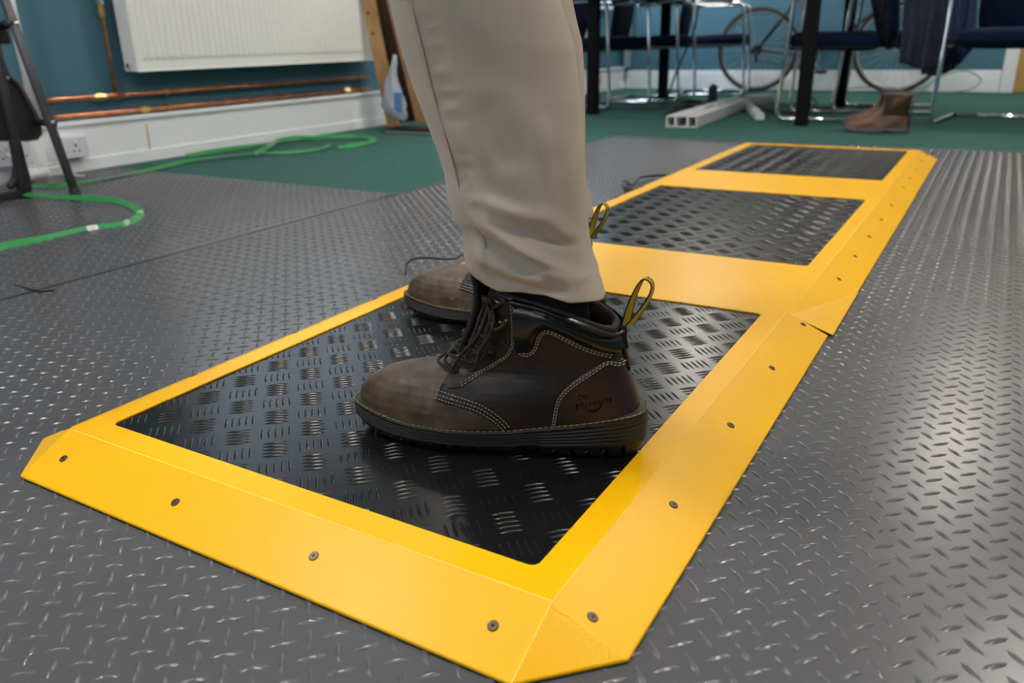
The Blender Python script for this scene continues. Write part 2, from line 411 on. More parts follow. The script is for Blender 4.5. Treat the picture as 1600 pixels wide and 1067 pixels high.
# ------------------------------------------------------------------ yellow platforms
HZ = 0.036                      # height of the platform top
PW = 1.375                      # width of the plate opening in layout units
def P(u, v, z): return (u * S, -v * S, z)
def round_rect(u0, u1, v0, v1, r, n=5):
    out = []
    for cu, cv, a0 in ((u0 + r, v0 + r, PI), (u1 - r, v0 + r, 1.5 * PI), (u1 - r, v1 - r, 0), (u0 + r, v1 - r, .5 * PI)):
        for k in range(n + 1):
            a = a0 + (PI / 2) * k / n
            out.append((cu + r * math.cos(a), cv + r * math.sin(a)))
    return out
def platform(u0, u1, v0, near, far, label):
    """plate opening u0..u1; near / far: 'ramp' (slopes to the floor) or 'bridge' / 'rim'"""
    root = thing('safety_platform', label, 'platform', P((u0 + u1) / 2, v0 + PW / 2, 0), 0, None, world=True)
    v1 = v0 + PW
    RL, RR = 0.078, 0.078; RW = 0.158; ZF = 0.0045
    ur0 = u0 - RL; ur1 = u1 + (RL if far == 'ramp' else 0.064); vr0 = v0 - RL; vr1 = v1 + RR
    fr = MB()
    inner = round_rect(u0, u1, v0, v1, 0.020)
    n = len(inner) // 4
    q = {0: (ur0, vr0), 1: (ur1, vr0), 2: (ur1, vr1), 3: (ur0, vr1)}
    corners = [q[0], q[1], q[2], q[3]]
    vs = [P(a, b, HZ) for a, b in inner] + [P(a, b, HZ) for a, b in corners] + [P(a, b, HZ - 0.0025) for a, b in inner]
    N = len(inner); fs = []
    for c in range(4):
        for k in range(n - 1): fs.append((N + c, c * n + k, c * n + k + 1))
        c2 = (c + 1) % 4
        fs.append((N + c, c * n + n - 1, (c2 * n) % N, N + c2))
    for k in range(N): fs.append((k, N + 4 + k, N + 4 + (k + 1) % N, (k + 1) % N))
    fr.add(vs, fs)
    # sloping skirts, sharing the ridge
    a, b, c, d = [P(x, y, HZ) for x, y in corners]
    f1 = P(ur1, vr1 + RW, ZF); e1 = P(ur0, vr1 + RW, ZF)
    l0 = P(ur0, vr0 - RW, ZF); l1 = P(ur1, vr0 - RW, ZF)
    fr.add([d, c, f1, e1], [(0, 1, 2, 3)])            # right
    fr.add([a, b, l1, l0], [(0, 1, 2, 3)])            # left
    foot = []
    if near == 'ramp':
        n0 = P(ur0 - RW, vr0, ZF); n1 = P(ur0 - RW, vr1, ZF); n1_near = n1
        fr.add([a, d, n1, n0], [(0, 1, 2, 3)]); fr.add([d, n1, e1], [(0, 1, 2)]); fr.add([a, n0, l0], [(0, 1, 2)])
        foot += [l0, n0, n1, e1]
    else: foot += [l0, e1]
    foot += [f1]
    if far == 'ramp':
        n0 = P(ur1 + RW, vr0, ZF); n1 = P(ur1 + RW, vr1, ZF)
        fr.add([b, c, n1, n0], [(0, 1, 2, 3)]); fr.add([c, n1, f1], [(0, 1, 2)]); fr.add([b, n0, l1], [(0, 1, 2)])
        foot += [n1, n0]
    foot += [l1]
    k = len(foot)
    low = [(p[0], p[1], ZF - 0.0022) for p in foot]
    sk = []
    for i in range(k):
        j = (i + 1) % k
        if near != 'ramp' and i == 0: continue
        if far != 'ramp' and foot[i] == f1: continue
        sk.append((i, j, k + j, k + i))
    fr.add(foot + low, sk)
    o = fr.build('frame', YEL, root, bevel=0.0016, seg=3, weld=True)
    we = MB(); zo = Vector((0, 0, -.0004))  # thin pale tubes paint the bright highlight line onto the worn ridges
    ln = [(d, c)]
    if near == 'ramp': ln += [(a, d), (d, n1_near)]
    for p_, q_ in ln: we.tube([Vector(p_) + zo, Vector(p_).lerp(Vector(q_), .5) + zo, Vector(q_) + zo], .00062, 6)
    we.build('worn_edge_highlight', YELEDGE, root)
    # black rubber edging just under the foot of the skirts
    cx = sum(p[0] for p in foot) / k; cy = sum(p[1] for p in foot) / k
    rb = MB(); rp = [(p[0] - 0.003 * np.sign(p[0] - cx), p[1] - 0.003 * np.sign(p[1] - cy)) for p in foot]
    vs = [(x, y, 0.0016) for x, y in rp] + [(x, y, 0.0024) for x, y in rp]
    rb.add(vs, [(i, (i + 1) % k, k + (i + 1) % k, k + i) for i in range(k)] + [tuple(range(k, 2 * k))])
    rb.build('rubber_edging', RUBBER, root)
    # tread plate
    m_ = 0.03
    pl = MB().box2(P(u0 - m_, v0 - m_, 0.0275), P(u1 + m_, v1 + m_, HZ - 0.0027)).build('tread_plate', BLACKPLATE, root)
    G = 0.1436; cs = []; an = []
    for i in range(-2, int((u1 - u0) / G) + 3):
        for j in range(-2, int(PW / G) + 3):
            for tpe in (0, 1):
                cu = u0 + 0.119 + i * G - (G / 2 if tpe else 0); cv = v0 + 0.0895 + j * G + (G / 2 if tpe else 0)
                dv = np.array((1, 1)) if tpe == 0 else np.array((1, -1)); dv = dv / math.sqrt(2); st = np.array((dv[1], -dv[0]))
                for kk in range(-2, 3):
                    c_ = np.array((cu, cv)) + st * kk * 0.0186
                    if u0 - .02 < c_[0] < u1 + .02 and v0 - .02 < c_[1] < v1 + .02:
                        cs.append((c_[0] * S, -c_[1] * S)); an.append(math.atan2(-dv[1], dv[0]))
    V, F = lozenge_mesh(cs, an, lambda x, y: x * 0 + HZ - 0.0028, l=0.0168, w_=0.0021, h=0.0013)
    br = tri_mesh('raised_bars', V, F, BLACKPLATE, pl); stuff(br); br.matrix_parent_inverse = Matrix(root.matrix_basis.inverted()) if False else Matrix()
    # screws
    zc = 0.5 * (HZ + ZF); k = (HZ - ZF)
    sl = math.atan2(k, RW * S)
    scr = []
    if near == 'ramp':
        for t_ in (0.055, 0.353, 0.648, 0.945): scr.append((ur0 - RW * 0.5, vr0 + t_ * (vr1 - vr0), 'n'))
    for t_ in (0.008, 0.247, 0.490, 0.735, 0.985):
        uu = ur0 + t_ * (ur1 - ur0)
        scr.append((min(max(uu, ur0 + .03), ur1 - .02), vr1 + RW * 0.45, 'r'))
        scr.append((min(max(uu, ur0 + .03), ur1 - .02), vr0 - RW * 0.45, 'l'))
    if far == 'ramp':
        for t_ in (0.055, 0.353, 0.648, 0.945): scr.append((ur1 + RW * 0.5, vr0 + t_ * (vr1 - vr0), 'f'))
    for uu, vv, sd in scr:
        nrm = {'n': (-math.sin(sl), 0, math.cos(sl)), 'f': (math.sin(sl), 0, math.cos(sl)), 'r': (0, -math.sin(sl), math.cos(sl)), 'l': (0, math.sin(sl), math.cos(sl))}[sd]
        dist = {'n': ur0 - uu, 'f': uu - ur1, 'r': vv - vr1, 'l': vr0 - vv}[sd] * S
        z = HZ - dist * math.tan(sl)
        c_ = Vector(P(uu, vv, z)); nv = Vector(nrm)
        s_ = MB(); R_ = 0.0052
        s_.tube([c_ - nv * .002, c_ + nv * .0006, c_ + nv * .0012], [R_, R_, R_ * .86], 20)
        so = s_.build('screw', SCREW, root)
        MB().tube([c_ + nv * .0011, c_ + nv * .0014], [0.0017, 0.0017], 6).build('hex_socket', DARKHOLE, so)
    return root, dict(u=(ur0, ur1), v=(vr0, vr1), RW=RW)
pf1, g1 = platform(0, 1.7916, 0, 'ramp', 'rim', 'nearest yellow edged platform with black tread plate, the boots standing on it')
pf2, g2 = platform(2.5619, 4.3403, 0.0126, 'rim', 'rim', 'middle yellow edged platform with black tread plate, just behind the trouser legs')
pf3, g3 = platform(5.121, 6.8602, 0.009, 'rim', 'ramp', 'farthest yellow edged platform with black tread plate, nearest the chairs')
def bridge(ga, gb, label):
    """yellow link cover: dips gently from the rim of one platform to the next"""
    ua, ub = ga['u'][1] - 0.002, gb['u'][0] + 0.004
    uo = ub - 0.004
    va, vb = gb['v'][0], gb['v'][1]; RW = 0.162; z0 = HZ - 0.0052; z1 = HZ + 0.0006; zf = 0.0042
    root = thing('link_cover', label, 'cover plate', P((ua + ub) / 2, (va + vb) / 2, 0), 0, None, world=True)
    m_ = MB()
    A0, A1 = P(ua + .004, va, z0), P(ua + .004, vb, z0); B0, B1 = P(ub, va, z1), P(ub, vb, z1)
    m_.add([A0, A1, B1, B0], [(0, 1, 2, 3)])
    fa, fb = P(ua + .020, vb + RW, zf), P(uo, vb + RW, zf)
    m_.add([A1, B1, fb, fa], [(0, 1, 2, 3)])
    ga_, gb_ = P(ua + .020, va - RW, zf), P(uo, va - RW, zf)
    m_.add([A0, B0, gb_, ga_], [(0, 1, 2, 3)])
    o = m_.build('cover_sheet', YEL, root, weld=True)
    md = o.modifiers.new('thick', 'SOLIDIFY'); md.thickness = 0.0018; md.offset = -1
    md2 = o.modifiers.new('bevel', 'BEVEL'); md2.width = 0.0006; md2.segments = 2
    MB().box2(P(ua + .02, va - RW + .01, 0.0016), P(uo - .01, vb + RW - .008, 0.0022)).build('rubber_edging', RUBBER, root)
bridge(g1, g2, 'yellow link cover between the nearest and the middle platform')
bridge(g2, g3, 'yellow link cover between the middle and the farthest platform')

# ------------------------------------------------------------------ the person: boots, socks, trousers, body
BOOT = mat('brown_boot_leather', (0.028, 0.0155, 0.0115), 0.52, noise=(14, 0.4), bump=(90, 0.35, 0.002), spec=0.4)
VAMP = mat('worn_brown_leather', (0.105, 0.070, 0.048), 0.52, noise=(30, 0.55), bump=(45, 0.3, 0.0025))
HEELP = mat('dark_heel_leather', (0.027, 0.016, 0.0145), 0.40, noise=(14, 0.2), bump=(80, 0.15, 0.0015))
PADL = mat('black_padded_leather', (0.008, 0.008, 0.010), 0.27, bump=(220, 0.25, 0.001))
SOLE = mat('dark_rubber_sole', (0.016, 0.013, 0.010), 0.5, bump=(60, 0.2, 0.001))
LINING = mat('dark_brown_lining', (0.045, 0.024, 0.018), 0.85, bump=(700, 0.5, 0.001))
THREAD = mat('cream_thread', (0.42, 0.36, 0.27), 0.7)
YTHREAD = mat('yellow_thread', (0.42, 0.28, 0.02), 0.6)
LACE = mat('brown_lace', (0.030, 0.018, 0.013), 0.75, bump=(900, 0.5, 0.001))
BRONZE = mat('antique_brass', (0.30, 0.24, 0.14), 0.35, 0.9)
LOOPY = mat('yellow_webbing', (0.62, 0.46, 0.03), 0.6, bump=(900, 0.4, 0.0006))
LOOPK = mat('black_webbing', (0.015, 0.014, 0.01), 0.7)
SOCK = mat('black_sock', (0.006, 0.007, 0.012), 0.95)
SKIN = mat('skin', (0.55, 0.33, 0.24), 0.5)
TONGUE = mat('dark_mesh_tongue', (0.014, 0.010, 0.009), 0.85, bump=(900, 0.8, 0.001))
STAMP = mat('stamped_leather', (0.005, 0.004, 0.004), 0.8, spec=0.1)

BZ = 0.0352
A0 = fl(972, 724, 0.036)
B0 = fl(600, 684, 0.036)
DB = (B0 - A0) / np.linalg.norm(B0 - A0); NB = np.array([DB[1], -DB[0], 0]); 
if NB @ (CAM - A0) < 0: NB = -NB
OB = A0 - NB * 0.045; OB[2] = BZ            # centre line of the near boot
def px2sz(x, y, off=0.045):
    q = plane_hit(x, y, OB + NB * off, NB); return float((q - OB) @ DB), float(q[2] - BZ)
def interp(x, xp, fp): return float(np.interp(x, xp, fp))
KS = np.array([  # t, zf, sf, zb, sb, wf, wb
    (0.00, .022, .330, .036, -.011, 1.03, 1.02), (0.06, .040, .335, .051, -.011, 1.02, 1.03), (0.12, .052, .331, .060, -.010, .99, 1.03),
    (0.20, .062, .321, .067, -.008, .95, 1.03), (0.28, .071, .305, .075, -.005, .88, 1.02), (0.36, .078, .283, .083, -.002, .78, 1.00),
    (0.42, .082, .258, .089, .000, .68, .98), (0.48, .085, .232, .095, .002, .60, .96), (0.54, .090, .213, .102, .004, .56, .93),
    (0.62, .106, .200, .111, .006, .58, .90), (0.72, .131, .185, .121, .009, .66, .88), (0.84, .158, .172, .133, .012, .78, .92),
    (0.93, .178, .164, .142, .013, .86, .97), (1.00, .192, .158, .150, .013, .90, .99)])
HW_S = [-.016, .05, .10, .15, .20, .25, .29, .336]; HW = [.043, .044, .044, .050, .058, .060, .056, .050]
def kt(t): return [float(np.interp(t, KS[:, 0], KS[:, i])) for i in range(1, 7)]
def ringpt(th, t, off=0.0):
    zf, sf, zb, sb, wf, wb = kt(t)
    sm, a = (sf + sb) / 2, (sf - sb) / 2
    c, s_ = math.cos(th), math.sin(th)
    s = sm + (a + off) * c
    k = (s - sb) / (sf - sb)
    z = zb + (zf - zb) * min(max(k, 0), 1)
    wmul = wb + (wf - wb) * min(max((s - .06) / .12, 0), 1)
    if t > .7: z += .009 * ((t - .7) / .3) * math.sin(PI * min(max(k, 0), 1))
    y = (interp(s, HW_S, HW) * wmul * abs(s_) ** .66 + off * abs(s_)) * (1 if s_ >= 0 else -1)
    return s, y + 0.004 * min(max((s - .12) / .2, 0), 1) * -1, z
def sz2tt(s, z):
    """(s, z) seen from the side -> (theta, t)"""
    lo, hi = 0.0, 1.0
    def zz(t):
        zf, sf, zb, sb, _, _ = kt(t); k = min(max((s - sb) / (sf - sb), 0), 1); return zb + (zf - zb) * k + (.009 * ((t - .7) / .3) * math.sin(PI * k) if t > .7 else 0)
    for _ in range(24):
        m_ = (lo + hi) / 2
        if zz(m_) < z: lo = m_
        else: hi = m_
    t = (lo + hi) / 2
    zf, sf, zb, sb, _, _ = kt(t); c = ((s - (sf + sb) / 2) / ((sf - sb) / 2))
    return math.acos(min(max(c, -1), 1)), t
def surf(s, z, side=1, off=0.0):
    th, t = sz2tt(s, z)
    p = ringpt(th, t, off); return (p[0], p[1] * side if side < 0 else p[1], p[2])
def inpoly(x, y, poly):
    r = False; j = len(poly) - 1
    for i in range(len(poly)):
        xi, yi = poly[i]; xj, yj = poly[j]
        if (yi > y) != (yj > y) and x < (xj - xi) * (y - yi) / (yj - yi) + xi: r = not r
        j = i
    return r
def nearest(x, y, poly):
    best = None
    for i in range(len(poly)):
        ax, ay = poly[i]; bx, by = poly[(i + 1) % len(poly)]
        dx, dy = bx - ax, by - ay; t = ((x - ax) * dx + (y - ay) * dy) / (dx * dx + dy * dy + 1e-12); t = min(max(t, 0), 1)
        qx, qy = ax + dx * t, ay + dy * t; d = (qx - x) ** 2 + (qy - y) ** 2
        if best is None or d < best[0]: best = (d, qx, qy)
    return best
NTH, NT = 200, 110
TH = [2 * PI * i / NTH for i in range(NTH)]
TT = [j / NT for j in range(NT + 1)]
SZ = [[ringpt(th, t)[0::2] for th in TH] for t in TT]
def panel(name, m, poly, disp, parent, rimm=True):
    """part of the upper lying over the base surface where the side view falls inside poly; disp(s,z,t) -> lift"""
    inc = {}
    for j in range(NT):
        for i in range(NTH):
            i2 = (i + 1) % NTH
            s = (SZ[j][i][0] + SZ[j + 1][i2][0]) / 2; z = (SZ[j][i][1] + SZ[j + 1][i2][1]) / 2
            if inpoly(s, z, poly): inc[(i, j)] = 1
    use = {}; cnt = {}
    for (i, j) in inc:
        for k in ((i, j), ((i + 1) % NTH, j), ((i + 1) % NTH, j + 1), (i, j + 1)):
            cnt[k] = cnt.get(k, 0) + 1
    vs = []; edge = {}
    for k in cnt:
        i, j = k; th, t = TH[i], TT[j]; s, z = SZ[j][i]
        boundary = cnt[k] < 4 and 0 < j < NT
        if boundary:
            d, qs, qz = nearest(s, z, poly)
            if d < 0.0036 ** 2:
                th2, t = sz2tt(qs, qz)
                th = th2 if math.sin(TH[i]) >= 0 else 2 * PI - th2
                s, z = qs, qz
        d_ = disp(s, z, t)
        use[k] = len(vs)
        p = ringpt(th, t, d_ * (0.15 if cnt[k] < 4 and rimm else 1)); vs.append(p)
    fs = [(use[(i, j)], use[((i + 1) % NTH, j)], use[((i + 1) % NTH, j + 1)], use[(i, j + 1)]) for (i, j) in inc]
    return MB().add(vs, fs).build(name, m, parent, smooth=True)
def pxpoly(pts, off=0.045): return [px2sz(x, y, off) for x, y in pts]

def stitch_px(mb, pts, gap=0.0042, ln=0.0026, off=0.0016, wd=0.00065, sides=(1,), offpl=0.045, sz=None):
    P_ = sz or pxpoly(pts, offpl)
    P_ = smooth_path([(a, b, 0) for a, b in P_], 10)
    L = [0]
    for a, b in zip(P_, P_[1:]): L.append(L[-1] + float(np.linalg.norm(b - a)))
    n = int(L[-1] / gap)
    xs = [p[0] for p in P_]; zs = [p[1] for p in P_]
    for k in range(n):
        l0 = k * gap; q = [(interp(l, L, xs), interp(l, L, zs)) for l in (l0, l0 + ln)]
        for sd in sides:
            a, b = [surf(*p, sd, off) for p in q]
            if (Vector(a) - Vector(b)).length > 3e-4:
                mb.tube([a, b], wd, 4)

def make_boot(parent, near=True):
    """boot in its own frame: x = towards the toe, y = outer side, z up"""
    full = [[ringpt(th, t) for th in TH] for t in TT]
    # base surface (toe cap, vamp, tongue bed), with the rim rolled in to the lining
    def wr(s, y, z):   # creases across the vamp
        if s > .19 and z > .045:
            return 0.0011 * math.sin((s - .2) * 260 + y * 60) * math.exp(-((s - .225) / .022) ** 2) + 0.0006 * math.sin(s * 410 + y * 130 + z * 90)
        return 0
    vs = []
    for j, t in enumerate(TT):
        for i, th in enumerate(TH):
            p = full[j][i]; q = ringpt(th, t, wr(*p)); vs.append(q)
    fs = []
    for j in range(NT):
        for i in range(NTH):
            i2 = (i + 1) % NTH; fs.append((j * NTH + i, j * NTH + i2, (j + 1) * NTH + i2, (j + 1) * NTH + i))
    boot = MB().add(vs, fs).build('boot', VAMP, parent, smooth=True)
    boot.matrix_parent_inverse = Matrix()
    # lining
    lv = []; rows = [(-.0005, -.001), (-.001, 0.001), (-.003, .0014), (-.006, .0008), (-.009, -.004), (-.010, -.02), (-.010, -.06)]
    for off, dz in rows:
        for th in TH: 
            p = ringpt(th, 1.0, off + 0.0005); lv.append((p[0], p[1], p[2] + dz))
    lf = [(j * NTH + i, j * NTH + (i + 1) % NTH, (j + 1) * NTH + (i + 1) % NTH, (j + 1) * NTH + i) for j in range(len(rows) - 1) for i in range(NTH)]
    MB().add(lv, lf).build('lining', LINING, boot, smooth=True)
    # quarter
    big = [(-.08, .0), (-.08, .26), (.16, .26)]
    front = [(757, 455), (762, 480), (752, 505), (722, 545), (703, 572), (690, 600), (683, 622), (715, 630), (745, 640), (762, 650), (777, 662), (792, 680)]
    qp = pxpoly(front); qp = qp[::-1] + []
    qpoly = qp + [(.16, .26), (-.08, .26), (-.08, .0), (qp[0][0], 0)]
    panel('quarter', BOOT, qpoly, lambda s, z, t: .0010, boot)
    # heel counter
    hp = pxpoly([(858, 672), (861, 652), (866, 625), (876, 612), (892, 599), (915, 585), (941, 571), (958, 577)])
    hpoly = hp + [(-.03, hp[-1][1] + .004), (-.08, hp[-1][1] + .004), (-.08, 0), (hp[0][0], 0)]
    panel('heel_counter', HEELP, hpoly, lambda s, z, t: .0021, boot)
    # padded collar with two rolls
    cb = pxpoly([(806, 556), (822, 556), (829, 550), (838, 528), (848, 518), (856, 518), (880, 528), (920, 552), (955, 565)])
    gr = pxpoly([(806, 481), (850, 487), (890, 508), (925, 527), (966, 536)])
    gr.sort(); cbs = sorted(cb)
    def pad(s, z, t):
        zf, sf, zb, sb, _, _ = kt(1.0); k = min(max((s - sb) / (sf - sb), 0), 1); top = zb + (zf - zb) * k + .009 * math.sin(PI * k) + .001
        g = interp(s, [a for a, _ in gr], [b for _, b in gr])
        bt = interp(s, [a for a, _ in cbs], [b for _, b in cbs])
        if z > g: h = (z - g) / max(top - g, 1e-3)
        else: h = (z - bt) / max(g - bt, 1e-3)
        h = min(max(h, 0), 1)
        return .0016 + .0085 * max(1 - (2 * h - 1) ** 2, 0) ** .6 * (1 if z > g else .85)
    cpoly = cb + [(.0145, cb[-1][1]), (.0145, .26), (cb[0][0], .26)]
    panel('padded_collar', PADL, cpoly, pad, boot, rimm=False)
    # eyestay
    es = pxpoly([(757, 455), (762, 480), (752, 505), (722, 545), (703, 572), (690, 598), (700, 608), (722, 606), (760, 586), (792, 566), (805, 545), (807, 500), (805, 450)])
    epoly = es + [(es[-1][0], .26), (es[0][0], .26)]
    panel('eyestay', BOOT, epoly, lambda s, z, t: .0022, boot)
    # back strip
    bs = MB()
    zz = np.linspace(.098, .150, 12)
    bs.ribbon([surf(*px2sz(x, y), 1, .0045) for x, y in ((971, 514), (969, 530), (967, 548), (964, 566))], (1, 0, 0), .007, .002)
    bs.ribbon([surf(-.02, z, 1, .0035) for z in zz], (0, 1, 0), .012, .002)
    bs.build('heel_strip', BOOT, boot, smooth=True)
    # stitching
    st = MB()
    sd = (1, -1)
    def off_line(pts, d):  # parallel line, d pixels
        out = []
        for i, p in enumerate(pts):
            a = pts[max(i - 1, 0)]; b = pts[min(i + 1, len(pts) - 1)]
            dx, dy = b[0] - a[0], b[1] - a[1]; l = math.hypot(dx, dy); out.append((p[0] - dy / l * d, p[1] + dx / l * d))
        return out
    l1 = [(722, 605), (740, 597), (760, 586), (777, 575), (792, 564), (801, 550), (804, 535), (805, 500), (803, 455)]
    for d in (-2, -5): stitch_px(st, off_line(l1, d), off=.0033, sides=sd)
    l2 = [(811, 551), (820, 555), (829, 549), (836, 530), (844, 519), (853, 516), (866, 520), (890, 533), (920, 550), (955, 565)]
    for d in (2.5, 6): stitch_px(st, off_line(l2, d), off=.0024, sides=sd)
    l3 = [(858, 670), (861, 650), (866, 627), (876, 613), (892, 600), (915, 586), (941, 572), (958, 578), (975, 580)]
    for d in (2, 5.5): stitch_px(st, off_line(l3, d), off=.0034, sides=sd)
    l4 = [(683, 620), (715, 629), (745, 639), (762, 649), (777, 661), (790, 676)]
    for d in (-3, -8, -13): stitch_px(st, off_line(l4, d), off=.0024, sides=sd)
    for pts in ([(688, 602), (684, 616)], [(712, 612), (709, 626)]):
        stitch_px(st, pts, off=.0026, sides=sd)
    stitch_px(st, [(746, 520), (728, 543), (708, 568), (694, 592)], off=.0035, sides=sd)
    stitch_px(st, [(971, 560), (966, 545), (972, 522), (968, 512)], off=.0052, sides=sd, offpl=.03)
    o = st.build('stitching', THREAD, boot); stuff(o)
    # sole
    sole = MB()
    WS = [-.016, .05, .10, .13, .16, .20, .27, .336]; WZ = [.053, .0425, .0345, .0300, .0280, .0275, .0290, .0350]
    rows = []
    fr = [0, .12, .2, .28, .32, .38, .42, .48, .52, .58, .62, .68, .72, .78, .82, .88, .92, .97, 1.0]
    offs = [-.004, -.001, .0005, .002, .0040, .0042, .0030, .0044, .0030, .0046, .0032, .0046, .0032, .0046, .0032, .0046, .0046, .0036, .0010]
    NS = 240
    for f, of in zip(fr, offs):
        r_ = []
        for i in range(NS):
            th = 2 * PI * i / NS
            sm, a = .160, .178
            s = sm + (a + of) * math.cos(th)
            y = (interp(s, HW_S, HW) * abs(math.sin(th)) ** .62 * 1.02 + of * abs(math.sin(th))) * (1 if math.sin(th) >= 0 else -1) - 0.004 * min(max((s - .12) / .2, 0), 1)
            wz = interp(s, WS, WZ)
            zb = 0.0
            if s > .275: zb = ((s - .275) / .06) ** 2 * .009
            if .098 < s < .122: zb = .003
            z = zb + (wz - zb) * f
            if f < .27:   # lugs
                ph = (s * 1000) % 19
                if ph < 3.2 or (s > .31 and (i % 12) < 2):
                    z = max(z, zb + (wz - zb) * .20)
                    y *= .90
            r_.append((s, y, z))
        rows.append(r_)
    vs = [p for r_ in rows for p in r_]
    fs = [(j * NS + i, j * NS + (i + 1) % NS, (j + 1) * NS + (i + 1) % NS, (j + 1) * NS + i) for j in range(len(rows) - 1) for i in range(NS)]
    fs.append(tuple(range(NS - 1, -1, -1)))
    k = len(rows) - 1
    # welt top strip inwards
    inner = [(s * .93 + .16 * .07, y * .8, z + .002) for s, y, z in rows[-1]]
    vs += inner; fs += [(k * NS + i, k * NS + (i + 1) % NS, (k + 1) * NS + (i + 1) % NS, (k + 1) * NS + i) for i in range(NS)]
    sole.add(vs, fs).build('sole', SOLE, boot, smooth=False)
    # yellow welt stitch
    ws = MB(); top = rows[-3]
    acc = 0; pts = [Vector((s, y, z + .0008)) for s, y, z in rows[-2]]
    L = [0]
    for i in range(1, NS + 1): L.append(L[-1] + (pts[i % NS] - pts[i - 1]).length)
    n = int(L[-1] / .0072)
    for q in range(n):
        a = q * .0072; pr = []
        for l in (a, a + .0026, a + .0052):
            i = int(np.searchsorted(L, l)) - 1; i = max(i, 0); f = (l - L[i]) / max(L[i + 1] - L[i], 1e-9)
            pr.append(pts[i % NS].lerp(pts[(i + 1) % NS], f) + Vector((0, 0, .0004)))
        ws.tube(pr, .0005, 5)
    stuff(ws.build('welt_stitching', YTHREAD, boot, smooth=True))
    # tongue
    tg = MB(); path = smooth_path([(.196, 0, .110), (.182, 0, .140), (.172, 0, .168), (.170, 0, .192), (.172, 0, .206), (.170, 0, .212)], 6)
    ws_ = np.interp(np.linspace(0, 1, len(path)), [0, .5, .8, .95, 1], [.022, .030, .032, .024, .006]); hs_ = np.interp(np.linspace(0, 1, len(path)), [0, .5, .85, 1], [.006, .008, .008, .003])
    vs = []; n = 20
    for i, p in enumerate(path):
        tg_ = np.array(path[min(i + 1, len(path) - 1)]) - np.array(path[max(i - 1, 0)]); tg_ /= np.linalg.norm(tg_)
        nn = np.array((tg_[2], 0, -tg_[0]))
        for k in range(n):
            a = 2 * PI * k / n; vs.append(tuple(p + np.array((0, 1, 0)) * ws_[i] * math.cos(a) + nn * hs_[i] * math.sin(a)))
    fs = [(i * n + k, i * n + (k + 1) % n, (i + 1) * n + (k + 1) % n, (i + 1) * n + k) for i in range(len(path) - 1) for k in range(n)] + [tuple(range(n)), tuple((len(path) - 1) * n + k for k in range(n))]
    tg.add(vs, fs).build('tongue', TONGUE, boot, smooth=True)
    # eyelets, hooks, laces
    eyes = [(705.6, 590.8), (734, 576), (763.6, 562), (789, 539)]
    hooks = [(789, 507), (786, 475)]
    E = [px2sz(*p) for p in eyes]; Hk = [px2sz(*p) for p in hooks]
    lc = MB()
    for sd_ in (1, -1):
        for s, z in E:
            c_ = Vector(surf(s, z, sd_, .0028)); n_ = (Vector(surf(s, z, sd_, .008)) - c_).normalized()
            if n_.length < .5: n_ = Vector((0, sd_, 0))
            n_ = Vector((.25, sd_ * 1.0, .25)).normalized()
            u = n_.orthogonal().normalized(); v = n_.cross(u)
            ring = [c_ + (u * math.cos(a) + v * math.sin(a)) * .0034 for a in np.linspace(0, 2 * PI, 16, endpoint=False)]
            MB().tube(ring, .0013, 6, closed=True).build('eyelet', BRONZE if False else BOOT, boot, smooth=True)
            MB().tube([c_ - n_ * .001, c_ + n_ * .0006], .0027, 12).build('eyelet_hole', DARKHOLE, boot)
        for s, z in Hk:
            c_ = Vector(surf(s, z, sd_, .002)); n_ = Vector((.2, sd_, .1)).normalized(); u = Vector((1, -.2 * sd_, 0)).normalized()
            h = MB().tube([c_ - n_ * .001, c_ + n_ * .001], .0048, 16)
            h.tube(smooth_path([c_ + u * -.002, c_ + n_ * .004 - u * .001, c_ + n_ * .0065 + u * .004 + Vector((0, 0, .001)), c_ + n_ * .004 + u * .008 + Vector((0, 0, .002))], 5), [.0022] * 16, 8)
            h.build('lace_hook', BRONZE, boot, smooth=True)
    pts_all = E + Hk
    def over(s1, z1, sd1, s2, z2, lift=.006, r=.0021):
        a = Vector(surf(s1, z1, sd1, .004)); b = Vector(surf(s2, z2, -sd1, .004)); m_ = (a + b) / 2
        top = Vector(ringpt(0, sz2tt(.5, (z1 + z2) / 2)[1], 0)); top.y = 0
        zt = (z1 + z2) / 2
        lo, hi = 0, 1
        for _ in range(20):
            q = (lo + hi) / 2
            if kt(q)[0] < zt: lo = q
            else: hi = q
        tp = Vector((kt(lo)[1] + lift, 0, zt + .006))
        a2 = a.lerp(tp, .55) + Vector((.006, sd1 * .006, .003)); b2 = b.lerp(tp, .55) + Vector((.006, -sd1 * .006, .003))
        lc.tube(smooth_path([a, a2, tp, b2, b], 6), r, 7)
    over(*E[0], 1, *E[0])
    for i in range(len(pts_all) - 1):
        over(*pts_all[i], 1, *pts_all[i + 1]); over(*pts_all[i], -1, *pts_all[i + 1], lift=.0075)
    if near:
        def L3(x, y, off): 
            s, z = px2sz(x, y, off); return (s, off, z)
        loops = [
            [(790, 470, .046), (776, 478, .042), (762, 490, .036), (752, 515, .040), (738, 540, .045), (728, 556, .048), (735, 566, .050), (752, 560, .050), (762, 540, .050), (768, 515, .046), (768, 490, .040), (764, 470, .034)],
            [(764, 470, .036), (757, 500, .042), (744, 528, .046), (722, 552, .048), (712, 566, .050), (708, 580, .048), (716, 574, .050)],
            [(766, 474, .030), (772, 500, .048), (764, 525, .051), (750, 548, .053), (742, 575, .050), (733, 578, .050)],
            [(760, 470, .02), (750, 495, .034), (742, 520, .040), (733, 545, .044), (742, 552, .048), (754, 540, .048), (762, 515, .047), (770, 485, .043)],
            [(789, 507, .050), (775, 515, .052), (768, 505, .046), (764, 480, .040)],
        ]
